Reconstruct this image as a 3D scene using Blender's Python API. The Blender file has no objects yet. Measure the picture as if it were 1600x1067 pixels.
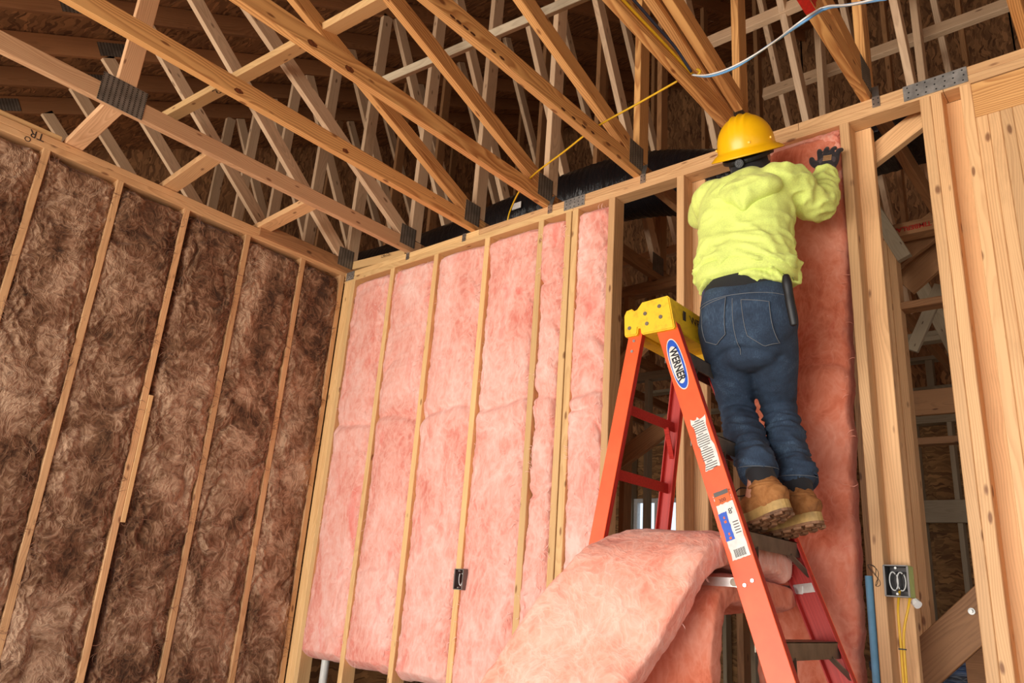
import bpy, bmesh, math, random
import numpy as np
from mathutils import Vector, Matrix, noise as mnoise
from mathutils.bvhtree import BVHTree

random.seed(7)
rng = np.random.default_rng(7)
S = bpy.context.scene
COL = S.collection

# ------------------------------------------------------------------ camera
FPX, YAW, PIT, ROL = 1187.18, -0.725955, 0.317114, 0.0736278
EYE = np.array([0.0, 0.0, 1.3])
_fw = np.array([math.sin(YAW)*math.cos(PIT), math.cos(YAW)*math.cos(PIT), math.sin(PIT)])
_r0 = np.array([math.cos(YAW), -math.sin(YAW), 0.0])
_u0 = np.cross(_r0, _fw)
_rt = math.cos(ROL)*_r0 + math.sin(ROL)*_u0
_up = -math.sin(ROL)*_r0 + math.cos(ROL)*_u0
cam = bpy.data.cameras.new('camera'); cam_o = bpy.data.objects.new('camera', cam); COL.objects.link(cam_o)
M = Matrix.Identity(4)
for i in range(3):
    M[i][0], M[i][1], M[i][2], M[i][3] = _rt[i], _up[i], -_fw[i], EYE[i]
cam_o.matrix_world = M
cam.sensor_width = 36.0; cam.lens = FPX/1600*36.0; cam.clip_start = 0.02; cam.clip_end = 200
S.camera = cam_o

# ------------------------------------------------------------------ world, light, exposure
w = bpy.data.worlds.new('sky'); S.world = w; w.use_nodes = True
bg = w.node_tree.nodes['Background']
bg.inputs['Color'].default_value = (0.80, 0.88, 1.0, 1); bg.inputs['Strength'].default_value = 1.6

def area(name, loc, target, sx, sy, power, color):
    L = bpy.data.lights.new(name, 'AREA'); L.shape = 'RECTANGLE'; L.size = sx; L.size_y = sy
    L.energy = power; L.color = color
    o = bpy.data.objects.new(name, L); COL.objects.link(o)
    o.location = loc
    o.rotation_euler = (Vector(target)-Vector(loc)).to_track_quat('-Z', 'Y').to_euler()
    return o
# daylight through the big openings behind the photographer, from the left and low
area('daylight_behind', (-2.5, -5.6, 1.25), (-1.7, 2.9, 3.0), 7.0, 2.3, 440, (1.0, 0.94, 0.86))
# unseen lamp added in place of ground bounce, to brighten the roof space
area('attic_fill', (-2.0, -4.2, 0.08), (-2.2, 2.6, 5.6), 7.0, 3.0, 700, (1.0, 0.92, 0.82))
S.view_settings.view_transform = 'Standard'
S.view_settings.look = 'None'
S.view_settings.gamma = 1.0
S.view_settings.use_curve_mapping = False
S.view_settings.exposure = -0.22
try:
    S.cycles.use_denoising = True
    S.cycles.max_bounces = 6
except Exception:
    pass

# ------------------------------------------------------------------ helpers
def ray(x, y):
    return _rt*(x-800)/FPX - _up*(y-533.5)/FPX + _fw
def onY(x, y, Y):
    d = ray(x, y); return EYE + d*(Y/d[1])
def onX(x, y, X):
    d = ray(x, y); return EYE + d*(X/d[0])
def onZ(x, y, Z):
    d = ray(x, y); return EYE + d*((Z-EYE[2])/d[2])

def empty(name, loc=(0, 0, 0)):
    o = bpy.data.objects.new(name, None); COL.objects.link(o); o.location = loc
    o.empty_display_size = 0.1
    return o
def thing(name, label, cat, loc=(0, 0, 0), group=None):
    o = empty(name, loc); o['label'] = label; o['category'] = cat
    if group: o['group'] = group
    return o
def tag(o, label, cat, group=None, kind=None):
    o['label'] = label; o['category'] = cat
    if group: o['group'] = group
    if kind: o['kind'] = kind
    return o
def struct(name, loc=(0, 0, 0)):
    o = empty(name, loc); o['kind'] = 'structure'; return o
def wpos(o):
    p = Vector((0, 0, 0))
    while o is not None:
        p += o.location; o = o.parent
    return p
def link(name, me, mat, parent=None, loc=None, rot=None, smooth=False):
    o = bpy.data.objects.new(name, me); COL.objects.link(o)
    if mat is not None and len(me.materials) == 0:
        for m in (mat if isinstance(mat, (list, tuple)) else [mat]): me.materials.append(m)
    if smooth:
        me.polygons.foreach_set('use_smooth', [True]*len(me.polygons))
    if parent is not None:
        o.parent = parent
    L = Vector(loc) if loc is not None else Vector((0, 0, 0))
    if rot is not None:
        o.rotation_mode = 'QUATERNION'; o.rotation_quaternion = rot
    if parent is not None:
        # every parent is unrotated unless it is a board: use its full matrix then
        pm = world_matrix(parent)
        wm = Matrix.Translation(L) @ (rot.to_matrix().to_4x4() if rot is not None else Matrix.Identity(4))
        o.matrix_parent_inverse = pm.inverted()
        o.location = wm.translation
    else:
        o.location = L
    return o
def world_matrix(o):
    m = o.matrix_basis.copy()
    if o.rotation_mode == 'QUATERNION':
        m = Matrix.Translation(o.location) @ o.rotation_quaternion.to_matrix().to_4x4()
    if o.parent is not None:
        m = world_matrix(o.parent) @ o.matrix_parent_inverse @ m
    return m
def mesh(name, verts, faces):
    me = bpy.data.meshes.new(name)
    me.from_pydata([tuple(map(float, v)) for v in verts], [], [tuple(f) for f in faces]); me.update()
    return me

class MB:
    """collects simple shapes into one mesh"""
    def __init__(s): s.v = []; s.f = []
    def add(s, V, F):
        n = len(s.v); s.v += [tuple(map(float, q)) for q in V]; s.f += [tuple(i+n for i in f) for f in F]; return s
    def box(s, c, size, R=None, ch=0.0):
        V, F = boxgeo(size, ch)
        V = np.array(V)
        if R is not None: V = V @ np.array(R).T
        return s.add(V+np.array(c), F)
    def bar(s, p0, p1, wd, th, side=(1, 0, 0), ch=0.0):
        V, F = bargeo(np.array(p0, float), np.array(p1, float), wd, th, np.array(side, float), ch); return s.add(V, F)
    def cyl(s, p0, p1, r, n=12, r2=None, cap=True):
        V, F = loft([(p0, r, r), (p1, r if r2 is None else r2, r if r2 is None else r2)], n, sub=1, round_caps=False); return s.add(V, F)
    def tube(s, pts, r, n=8, sub=4):
        V, F = loft([(q, r, r) for q in pts], n, sub=sub, round_caps=False); return s.add(V, F)
    def build(s, name, mat, parent=None, smooth=False, loc=None):
        V = np.array(s.v)
        c = V.mean(axis=0) if loc is None else np.array(loc)
        me = mesh(name, V-c, s.f)
        return link(name, me, mat, parent, loc=c, smooth=smooth)

def boxgeo(size, ch=0.0):
    a, b, c = [q/2 for q in size]
    if ch <= 0:
        V = [(x, y, z) for x in (-a, a) for y in (-b, b) for z in (-c, c)]
        F = [(0, 1, 3, 2), (4, 6, 7, 5), (0, 4, 5, 1), (2, 3, 7, 6), (0, 2, 6, 4), (1, 5, 7, 3)]
        return V, F
    prof = [(b-ch, -c), (b, -c+ch), (b, c-ch), (b-ch, c), (-b+ch, c), (-b, c-ch), (-b, -c+ch), (-b+ch, -c)]
    V = [(x, y, z) for x in (-a, a) for y, z in prof]
    F = [tuple(range(7, -1, -1)), tuple(range(8, 16))]
    for i in range(8):
        j = (i+1) % 8
        F.append((i, j, 8+j, 8+i))
    return V, F
def frame(p0, p1, side):
    t = p1-p0; L = np.linalg.norm(t); t = t/L
    s = side - t*(side@t); s /= np.linalg.norm(s)
    n = np.cross(t, s)
    return t, s, n, L
def bargeo(p0, p1, wd, th, side, ch=0.0):
    t, s, n, L = frame(p0, p1, side)
    V, F = boxgeo((L, wd, th), ch)
    R = np.stack([t, s, n], axis=1)
    return np.array(V) @ R.T + (p0+p1)/2, F
def board(name, p0, p1, wd, th, side, mat, parent, ch=0.0025, wav=0.0):
    """one piece of lumber: local X runs along the grain; wd is measured along 'side'"""
    p0 = np.array(p0, float); p1 = np.array(p1, float)
    t, s, n, L = frame(p0, p1, np.array(side, float))
    V, F = boxgeo((L, wd, th), ch)
    me = mesh(name, V, F)
    q = Matrix([[t[i], s[i], n[i]] for i in range(3)]).to_quaternion()
    return link(name, me, mat, parent, loc=(p0+p1)/2, rot=q)

def catmull(P, sub):
    P = np.array(P, float); n = len(P)
    if n < 3 or sub <= 1:
        return P
    out = []
    for i in range(n-1):
        a = P[max(i-1, 0)]; b = P[i]; c = P[i+1]; d = P[min(i+2, n-1)]
        for k in range(sub):
            t = k/sub
            out.append(0.5*((2*b)+(-a+c)*t+(2*a-5*b+4*c-d)*t*t+(-a+3*b-3*c+d)*t**3))
    out.append(P[-1]); return np.array(out)
def loft(rings, n=16, sub=4, ref=(1, 0, 0), round_caps=True, power=2.0):
    """rings: (centre, half width along ref, half depth); closed tube"""
    A = np.array([list(r[0])+[r[1], r[2]] for r in rings], float)
    A = catmull(A, sub)
    C = A[:, :3]; T = np.gradient(C, axis=0)
    T /= np.linalg.norm(T, axis=1)[:, None]+1e-12
    ref = np.array(ref, float)
    V = []; N = len(A)
    th = np.arange(n)*2*math.pi/n
    cs, sn = np.cos(th), np.sin(th)
    e = 2.0/power
    cs2 = np.sign(cs)*np.abs(cs)**e; sn2 = np.sign(sn)*np.abs(sn)**e
    prev = ref
    rows = []
    for i in range(N):
        s = prev - T[i]*(prev@T[i])
        if np.linalg.norm(s) < 1e-6: s = np.cross(T[i], [0, 0, 1.0])
        s /= np.linalg.norm(s); prev = s
        b = np.cross(T[i], s)
        rows.append((C[i], s, b, max(A[i, 3], 1e-4), max(A[i, 4], 1e-4), T[i]))
    if round_caps:
        pre = []; c, s, b, rx, ry, t = rows[0]; m = min(rx, ry)
        for k in (75, 50, 25):
            a = math.radians(k); pre.append((c-t*m*math.sin(a)*0.8, s, b, rx*math.cos(a), ry*math.cos(a), t))
        post = []; c, s, b, rx, ry, t = rows[-1]; m = min(rx, ry)
        for k in (25, 50, 75):
            a = math.radians(k); post.append((c+t*m*math.sin(a)*0.8, s, b, rx*math.cos(a), ry*math.cos(a), t))
        rows = pre+rows+post
    for c, s, b, rx, ry, t in rows:
        V.append(c + np.outer(cs2*rx, s) + np.outer(sn2*ry, b))
    V = np.concatenate(V); R = len(rows); F = []
    for i in range(R-1):
        for j in range(n):
            k = (j+1) % n
            F.append((i*n+j, i*n+k, (i+1)*n+k, (i+1)*n+j))
    F.append(tuple(range(n-1, -1, -1))); F.append(tuple((R-1)*n+j for j in range(n)))
    return V, F
def ellipsoid(c, r, n=16, m=10, R=None):
    V = []; F = []
    for i in range(1, m):
        a = math.pi*i/m
        for j in range(n):
            b = 2*math.pi*j/n
            V.append((r[0]*math.sin(a)*math.cos(b), r[1]*math.sin(a)*math.sin(b), r[2]*math.cos(a)))
    V.append((0, 0, r[2])); V.append((0, 0, -r[2])); t, bo = len(V)-2, len(V)-1
    for i in range(m-2):
        for j in range(n):
            k = (j+1) % n; F.append((i*n+j, (i+1)*n+j, (i+1)*n+k, i*n+k))
    for j in range(n):
        k = (j+1) % n; F.append((t, j, k)); F.append((bo, (m-2)*n+k, (m-2)*n+j))
    V = np.array(V)
    if R is not None: V = V @ np.array(R).T
    return V+np.array(c), F

# vectorised gradient noise -------------------------------------------------
_perm = np.random.default_rng(11).permutation(256); _perm = np.concatenate([_perm]*3)
_g = np.random.default_rng(12).normal(size=(256, 3)); _g /= np.linalg.norm(_g, axis=1)[:, None]
def pn(P):
    P = np.asarray(P, float); I = np.floor(P).astype(int); f = P-I; I &= 255
    u = f*f*f*(f*(f*6-15)+10); out = 0
    for dx in (0, 1):
        wx = u[:, 0] if dx else 1-u[:, 0]
        for dy in (0, 1):
            wy = u[:, 1] if dy else 1-u[:, 1]
            for dz in (0, 1):
                wz = u[:, 2] if dz else 1-u[:, 2]
                h = _perm[_perm[_perm[(I[:, 0]+dx) & 255]+((I[:, 1]+dy) & 255)]+((I[:, 2]+dz) & 255)]
                g = _g[h]
                out = out + wx*wy*wz*(g[:, 0]*(f[:, 0]-dx)+g[:, 1]*(f[:, 1]-dy)+g[:, 2]*(f[:, 2]-dz))
    return out
def fbm(P, oct=4, gain=0.5):
    a = 1.0; s = 0; P = np.asarray(P, float)
    for k in range(oct):
        s = s + a*pn(P*(2.03**k)+17.3*k); a *= gain
    return s
def grid_mesh(name, V, nu, nv, closed_u=False, extra=None):
    """V (nv,nu,3) -> quads"""
    V = V.reshape(-1, 3)
    i = np.arange(nv-1)[:, None]; j = np.arange(nu if closed_u else nu-1)[None, :]
    k = (j+1) % nu
    Q = np.stack([i*nu+j, i*nu+k, (i+1)*nu+k, (i+1)*nu+j], axis=-1).reshape(-1, 4)
    me = bpy.data.meshes.new(name)
    me.vertices.add(len(V)); me.vertices.foreach_set('co', V.ravel())
    nc = 0
    loops = Q.ravel().tolist(); starts = list(range(0, len(Q)*4, 4))
    if extra:
        for fce in extra:
            starts.append(len(loops)); loops += list(fce)
    me.loops.add(len(loops)); me.loops.foreach_set('vertex_index', loops)
    me.polygons.add(len(starts)); me.polygons.foreach_set('loop_start', starts)
    me.update(calc_edges=True); me.validate()
    me.polygons.foreach_set('use_smooth', [True]*len(me.polygons))
    return me
def mesh_np(me):
    n = len(me.vertices); a = np.empty(n*3); me.vertices.foreach_get('co', a); return a.reshape(-1, 3)
def normals_np(me):
    n = len(me.vertices); a = np.empty(n*3); me.vertices.foreach_get('normal', a); return a.reshape(-1, 3)
def set_np(me, V):
    me.vertices.foreach_set('co', np.asarray(V).ravel()); me.update()
def smooth_np(me, it=4, lam=0.5):
    E = np.empty(len(me.edges)*2, int); me.edges.foreach_get('vertices', E); E = E.reshape(-1, 2)
    V = mesh_np(me); n = len(V)
    deg = np.bincount(E.ravel(), minlength=n).astype(float)
    for _ in range(it):
        A = np.zeros_like(V)
        for d in range(3):
            A[:, d] = np.bincount(E[:, 0], V[E[:, 1], d], n)+np.bincount(E[:, 1], V[E[:, 0], d], n)
        A /= np.maximum(deg, 1)[:, None]
        V = V+lam*(A-V)
    set_np(me, V)
def fuse(name, shells, voxel=0.008, it=4):
    """several overlapping closed shells -> one continuous skin"""
    mb = MB()
    for V, F in shells: mb.add(V, F)
    me = mesh(name+'_src', mb.v, mb.f)
    o = bpy.data.objects.new('fuse_tmp', me); COL.objects.link(o)
    m = o.modifiers.new('r', 'REMESH'); m.mode = 'VOXEL'; m.voxel_size = voxel
    dg = bpy.context.evaluated_depsgraph_get(); dg.update()
    out = bpy.data.meshes.new_from_object(o.evaluated_get(dg)); out.name = name
    bpy.data.objects.remove(o); bpy.data.meshes.remove(me)
    smooth_np(out, it)
    return out
def text_mesh(name, body, size, mat, parent, origin, xdir, ydir, extrude=0.0004, align='CENTER', xs=1.0, bold=0.0):
    cu = bpy.data.curves.new(name, 'FONT'); cu.body = body; cu.size = size; cu.extrude = extrude; cu.offset = bold
    cu.align_x = align; cu.align_y = 'CENTER'; cu.resolution_u = 3
    o = bpy.data.objects.new('text_tmp', cu); COL.objects.link(o)
    dg = bpy.context.evaluated_depsgraph_get(); dg.update()
    me = bpy.data.meshes.new_from_object(o.evaluated_get(dg)); me.name = name
    bpy.data.objects.remove(o); bpy.data.curves.remove(cu)
    V = mesh_np(me); V[:, 0] *= xs; set_np(me, V)
    x = Vector(xdir).normalized(); y = Vector(ydir); y = (y-x*(y@x)).normalized(); z = x.cross(y)
    q = Matrix([[x[i], y[i], z[i]] for i in range(3)]).to_quaternion()
    me.materials.clear()
    return link(name, me, mat, parent, loc=origin, rot=q)

# ------------------------------------------------------------------ materials
def lin(c):
    return tuple(((q/255)/12.92 if q/255 <= 0.04045 else ((q/255+0.055)/1.055)**2.4) for q in c)+(1,)
class NT:
    def __init__(s, name):
        s.m = bpy.data.materials.new(name); s.m.use_nodes = True; s.t = s.m.node_tree
        s.b = s.t.nodes['Principled BSDF']
    def n(s, typ, **kw):
        nd = s.t.nodes.new(typ)
        for k, v in kw.items():
            if k.startswith('i_'):
                key = k[2:]; key = int(key) if key.isdigit() else key.replace('_', ' ')
                nd.inputs[key].default_value = v
            else: setattr(nd, k, v)
        return nd
    def l(s, a, b): s.t.links.new(a, b)
    def math(s, op, a, b=None, c=None, clamp=False):
        nd = s.n('ShaderNodeMath', operation=op, use_clamp=clamp)
        for i, q in enumerate((a, b, c)):
            if q is None: continue
            if isinstance(q, (int, float)): nd.inputs[i].default_value = q
            else: s.l(q, nd.inputs[i])
        return nd.outputs[0]
    def vmath(s, op, a, b=None):
        nd = s.n('ShaderNodeVectorMath', operation=op)
        for i, q in enumerate((a, b)):
            if q is None: continue
            if isinstance(q, (tuple, list)): nd.inputs[i].default_value = q
            else: s.l(q, nd.inputs[i])
        return nd.outputs['Value'] if op in ('LENGTH', 'DOT_PRODUCT') else nd.outputs[0]
    def ramp(s, fac, stops, interp='LINEAR'):
        nd = s.n('ShaderNodeValToRGB'); cr = nd.color_ramp; cr.interpolation = interp
        while len(cr.elements) < len(stops): cr.elements.new(0.5)
        for e, (p, c) in zip(cr.elements, stops): e.position = p; e.color = c
        s.l(fac, nd.inputs[0]); return nd.outputs[0]
    def mix(s, fac, a, b, mode='MIX'):
        nd = s.n('ShaderNodeMix', data_type='RGBA', blend_type=mode)
        for i, q in ((0, fac), (6, a), (7, b)):
            if isinstance(q, (int, float)): nd.inputs[i].default_value = q
            elif isinstance(q, tuple): nd.inputs[i].default_value = q
            else: s.l(q, nd.inputs[i])
        return nd.outputs[2]
    def noise(s, vec, scale, detail=3, rough=0.55, dist=0.0, out='Fac'):
        nd = s.n('ShaderNodeTexNoise'); nd.inputs['Scale'].default_value = scale
        nd.inputs['Detail'].default_value = detail; nd.inputs['Roughness'].default_value = rough
        nd.inputs['Distortion'].default_value = dist
        if vec is not None: s.l(vec, nd.inputs['Vector'])
        return nd.outputs[out]
    def bump(s, h, strength=0.3, dist=0.01):
        nd = s.n('ShaderNodeBump'); nd.inputs['Strength'].default_value = strength; nd.inputs['Distance'].default_value = dist
        s.l(h, nd.inputs['Height']); s.l(nd.outputs[0], s.b.inputs['Normal'])

def plain(name, rgb, rough=0.6, metal=0.0, var=0.06, scale=30.0, bump=0.0):
    t = NT(name); tc = t.n('ShaderNodeTexCoord')
    f = t.noise(tc.outputs['Object'], scale, 3)
    c = lin(rgb)
    lo = tuple(q*(1-var*1.6) for q in c[:3])+(1,); hi = tuple(min(1, q*(1+var)) for q in c[:3])+(1,)
    t.l(t.ramp(f, [(0.3, lo), (0.7, hi)]), t.b.inputs['Base Color'])
    t.b.inputs['Roughness'].default_value = rough; t.b.inputs['Metallic'].default_value = metal
    if bump: t.bump(f, bump, 0.003)
    return t.m

def wood(name, light, dark, contrast=0.6, ring=190.0, knots=0.10, stain=0.25, rough=0.62, jit=0.16):
    t = NT(name); tc = t.n('ShaderNodeTexCoord'); oi = t.n('ShaderNodeObjectInfo')
    rnd = oi.outputs['Random']
    off = t.n('ShaderNodeCombineXYZ')
    t.l(t.math('MULTIPLY', rnd, 37.0), off.inputs[0])
    t.l(t.math('MULTIPLY_ADD', t.math('FRACT', t.math('MULTIPLY', rnd, 7.13)), 0.16, -0.11), off.inputs[1])
    t.l(t.math('MULTIPLY_ADD', t.math('FRACT', t.math('MULTIPLY', rnd, 13.7)), 0.14, -0.03), off.inputs[2])
    P = t.vmath('ADD', tc.outputs['Object'], off.outputs[0])
    # warp that is long along the grain
    Pw = t.vmath('MULTIPLY', P, (1.1, 5.0, 5.0))
    wn = t.noise(Pw, 1.0, 2, 0.5, 0.3, 'Color')
    wv = t.vmath('MULTIPLY', t.vmath('SUBTRACT', wn, (0.5, 0.5, 0.5)), (0.0, 0.11, 0.11))
    Pr = t.vmath('ADD', t.vmath('MULTIPLY', P, (0.0, 1.0, 1.0)), wv)
    r = t.vmath('LENGTH', Pr)
    ph = t.math('FRACT', t.math('MULTIPLY', r, ring))
    band = t.math('SMOOTH_MIN', ph, t.math('MULTIPLY', t.math('SUBTRACT', 1.0, ph), 4.0), 0.2)
    fine = t.noise(t.vmath('MULTIPLY', P, (4.0, 160.0, 160.0)), 1.0, 2, 0.6)
    blot = t.noise(t.vmath('MULTIPLY', P, (0.8, 7.0, 7.0)), 1.0, 3, 0.6)
    f = t.math('ADD', t.math('MULTIPLY', band, contrast), t.math('MULTIPLY', t.math('SUBTRACT', fine, 0.5), 0.45))
    f = t.math('ADD', f, t.math('MULTIPLY', t.math('SUBTRACT', blot, 0.5), 0.9), clamp=True)
    L = lin(light); D = lin(dark)
    col = t.ramp(f, [(0.05, L), (0.95, D)])
    # knots
    kn = t.n('ShaderNodeTexVoronoi'); kn.inputs['Scale'].default_value = 1.0
    t.l(t.vmath('MULTIPLY', t.vmath('ADD', P, wv), (5.5, 15.0, 15.0)), kn.inputs['Vector'])
    kd = kn.outputs['Distance']
    kf = t.n('ShaderNodeMapRange', clamp=True); kf.inputs[1].default_value = knots*0.45; kf.inputs[2].default_value = knots*0.85
    kf.inputs[3].default_value = 1.0; kf.inputs[4].default_value = 0.0; t.l(kd, kf.inputs[0])
    kc = (D[0]*0.42, D[1]*0.30, D[2]*0.24, 1)
    col = t.mix(t.math('MULTIPLY', kf.outputs[0], 0.8), col, kc)
    # handling marks and grey stain
    st = t.noise(t.vmath('MULTIPLY', P, (2.6, 9.0, 9.0)), 1.0, 5, 0.7)
    sf = t.n('ShaderNodeMapRange', clamp=True); sf.inputs[1].default_value = 0.56; sf.inputs[2].default_value = 0.78
    sf.inputs[4].default_value = stain; t.l(st, sf.inputs[0])
    col = t.mix(sf.outputs[0], col, tuple(q*0.42 for q in D[:3])+(1,))
    # board to board variation
    v = t.math('MULTIPLY_ADD', t.math('FRACT', t.math('MULTIPLY', rnd, 91.7)), jit*2, 1.0-jit)
    cx = t.n('ShaderNodeCombineXYZ')
    for i in range(3): t.l(v, cx.inputs[i])
    col = t.mix(1.0, col, cx.outputs[0], 'MULTIPLY')
    t.l(col, t.b.inputs['Base Color'])
    t.b.inputs['Roughness'].default_value = rough
    t.bump(f, 0.12, 0.002)
    return t.m

W_STUD = wood('stud_spruce', (226, 180, 128), (164, 106, 58), 0.45, 130, 0.17, 0.25)
W_CHORD = wood('chord_pine', (236, 180, 112), (164, 92, 38), 0.82, 120, 0.17, 0.10, jit=0.08)
W_PALE = wood('web_spruce', (232, 198, 160), (170, 124, 84), 0.4, 150, 0.17, 0.35)
W_PINK = wood('chord_pinkish', (234, 188, 142), (188, 128, 82), 0.55, 130, 0.14, 0.15)
W_YEL = wood('brace_yellow', (230, 190, 132), (188, 132, 74), 0.4, 130, 0.16, 0.2)
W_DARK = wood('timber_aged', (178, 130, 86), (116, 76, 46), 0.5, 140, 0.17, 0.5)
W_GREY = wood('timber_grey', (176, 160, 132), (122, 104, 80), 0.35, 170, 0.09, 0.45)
W_TOP = wood('rafter_brown', (182, 128, 84), (124, 78, 46), 0.5, 160, 0.07, 0.4)

def osb(name, dark, light):
    t = NT(name); tc = t.n('ShaderNodeTexCoord'); P = tc.outputs['Object']
    wn = t.noise(P, 6.0, 2, 0.5, 0, 'Color')
    Pw = t.vmath('ADD', P, t.vmath('MULTIPLY', t.vmath('SUBTRACT', wn, (0.5, 0.5, 0.5)), (0.16, 0.16, 0.0)))
    outs = []
    for ang, sc in ((0.35, (9, 42, 9)), (-0.7, (9, 46, 9)), (1.25, (10, 38, 10))):
        mp = t.n('ShaderNodeMapping'); mp.inputs['Rotation'].default_value = (0, 0, ang); mp.inputs['Scale'].default_value = sc
        t.l(Pw, mp.inputs['Vector'])
        vo = t.n('ShaderNodeTexVoronoi'); vo.inputs['Scale'].default_value = 1.0; t.l(mp.outputs[0], vo.inputs['Vector'])
        sep = t.n('ShaderNodeSeparateColor'); t.l(vo.outputs['Color'], sep.inputs[0])
        outs.append((sep.outputs[0], sep.outputs[1]))
    a = t.mix(t.math('GREATER_THAN', outs[0][1], 0.5), outs[0][0], outs[1][0])
    a = t.mix(t.math('GREATER_THAN', outs[2][1], 0.62), a, outs[2][0])
    big = t.noise(P, 1.2, 3, 0.6)
    f = t.math('ADD', t.math('MULTIPLY', a, 0.8), t.math('MULTIPLY', t.math('SUBTRACT', big, 0.4), 0.5), clamp=True)
    t.l(t.ramp(f, [(0.0, lin(dark)), (0.75, lin(light)), (1.0, tuple(min(1, q*1.5) for q in lin(light)[:3])+(1,))]), t.b.inputs['Base Color'])
    t.b.inputs['Roughness'].default_value = 0.75
    t.bump(f, 0.35, 0.004)
    return t.m
OSB_ROOF = osb('roof_sheathing', (104, 68, 42), (186, 134, 88))
OSB_WALL = osb('wall_sheathing', (112, 76, 44), (184, 136, 84))

def wool(name, base, deep, pale, hot, swirl=0.10, wisp=1.0, aniso=(1, 1, 1), hotf=0.5, bs=0.6, cloud=0.6, freq=1.0):
    """glass wool: wispy fibres along a warped flow, soft clouds, a few hot coloured flecks"""
    t = NT(name); tc = t.n('ShaderNodeTexCoord'); oi = t.n('ShaderNodeObjectInfo')
    off = t.n('ShaderNodeCombineXYZ')
    t.l(t.math('MULTIPLY', oi.outputs['Random'], 31.0), off.inputs[0]); t.l(t.math('MULTIPLY', oi.outputs['Random'], 17.0), off.inputs[2])
    P = t.vmath('MULTIPLY', t.vmath('ADD', tc.outputs['Object'], off.outputs[0]), aniso)
    w1 = t.vmath('SUBTRACT', t.noise(P, 5.0*freq, 2, 0.5, 0, 'Color'), (0.5, 0.5, 0.5))
    w2 = t.vmath('SUBTRACT', t.noise(P, 15.0*freq, 2, 0.5, 0, 'Color'), (0.5, 0.5, 0.5))
    Q = t.vmath('ADD', P, t.vmath('ADD', t.vmath('MULTIPLY', w1, (swirl*2.4,)*3), t.vmath('MULTIPLY', w2, (swirl*0.8,)*3)))
    def rid(sc, pw, det=1):
        n = t.noise(Q, sc*freq, det, 0.5)
        return t.math('POWER', t.math('SUBTRACT', 1.0, t.math('ABSOLUTE', t.math('MULTIPLY_ADD', n, 2.0, -1.0))), pw)
    r1, r2, r3 = rid(17, 4.0), rid(42, 3.5), rid(96, 2.5)
    cl = t.noise(P, 3.6*freq, 5, 0.62, 0.8)
    f = t.math('ADD', t.math('MULTIPLY', r1, 0.40*wisp), t.math('ADD', t.math('MULTIPLY', r2, 0.34*wisp), t.math('MULTIPLY', r3, 0.16*wisp)))
    g = t.math('ADD', t.math('MULTIPLY', t.math('SUBTRACT', cl, 0.5), cloud*1.7), t.math('SUBTRACT', t.math('ADD', f, 0.40), 0.36*wisp))
    c = t.ramp(g, [(0.10, lin(deep)), (0.42, lin(base)), (0.85, lin(pale))])
    hn = t.noise(Q, 7.0*freq, 3, 0.6, 0.5)
    hf = t.n('ShaderNodeMapRange', clamp=True); hf.inputs[1].default_value = 0.60; hf.inputs[2].default_value = 0.76; hf.inputs[4].default_value = hotf
    t.l(hn, hf.inputs[0])
    c = t.mix(hf.outputs[0], c, lin(hot))
    t.l(c, t.b.inputs['Base Color'])
    t.b.inputs['Roughness'].default_value = 0.95
    t.b.inputs['Sheen Weight'].default_value = 0.12; t.b.inputs['Sheen Roughness'].default_value = 0.6
    t.b.inputs['Specular IOR Level'].default_value = 0.1
    t.bump(t.math('ADD', f, t.math('MULTIPLY', cl, 0.8)), bs, 0.012)
    return t.m
PINK = wool('pink_fibreglass', (238, 172, 156), (222, 130, 114), (248, 206, 194), (232, 100, 88), 0.05, 0.55, (1, 1, 0.55), 0.55, 0.4, 0.85)
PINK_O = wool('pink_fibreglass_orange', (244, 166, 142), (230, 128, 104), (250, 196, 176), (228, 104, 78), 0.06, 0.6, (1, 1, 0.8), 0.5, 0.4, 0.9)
PINK_D = wool('pink_fibreglass_deep', (220, 128, 98), (190, 88, 58), (238, 162, 136), (200, 72, 54), 0.07, 0.45, (1, 1, 0.6), 0.6, 0.3, 1.0)  # deeper, redder salmon than the other pink batts
BROWN = wool('brown_fibreglass', (128, 92, 66), (74, 49, 32), (194, 158, 128), (94, 62, 40), 0.16, 0.8, (1, 1, 0.8), 0.5, 0.9, 1.25, 0.75)
TUFT_B = plain('brown_fibre', (158, 116, 90), 0.9, 0, 0.3, 8); TUFT_P = plain('pink_fibre', (246, 196, 182), 0.9)

def gusset(name):
    t = NT(name); tc = t.n('ShaderNodeTexCoord'); sp = t.n('ShaderNodeSeparateXYZ'); t.l(tc.outputs['Object'], sp.inputs[0])
    a = t.math('FRACT', t.math('MULTIPLY', sp.outputs[0], 44.0)); b = t.math('FRACT', t.math('MULTIPLY', sp.outputs[1], 95.0))
    slot = t.math('MULTIPLY', t.math('LESS_THAN', t.math('ABSOLUTE', t.math('SUBTRACT', a, 0.5)), 0.2), t.math('LESS_THAN', t.math('ABSOLUTE', t.math('SUBTRACT', b, 0.5)), 0.30))
    n = t.noise(tc.outputs['Object'], 14, 4)
    base = t.ramp(n, [(0.3, lin((98, 90, 80))), (0.7, lin((136, 126, 114)))])
    t.l(t.mix(slot, base, lin((58, 50, 42))), t.b.inputs['Base Color'])
    t.b.inputs['Metallic'].default_value = 0.15; t.b.inputs['Roughness'].default_value = 0.5
    t.bump(slot, -0.5, 0.004)
    return t.m
GUSSET = gusset('toothed_steel')
ZINC = plain('galvanised_steel', (176, 176, 172), 0.42, 0.7, 0.25, 22)
HOLE = plain('nail_hole', (40, 38, 36), 0.8)
STEEL = plain('bright_steel', (196, 196, 192), 0.3, 0.9, 0.1)
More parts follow.
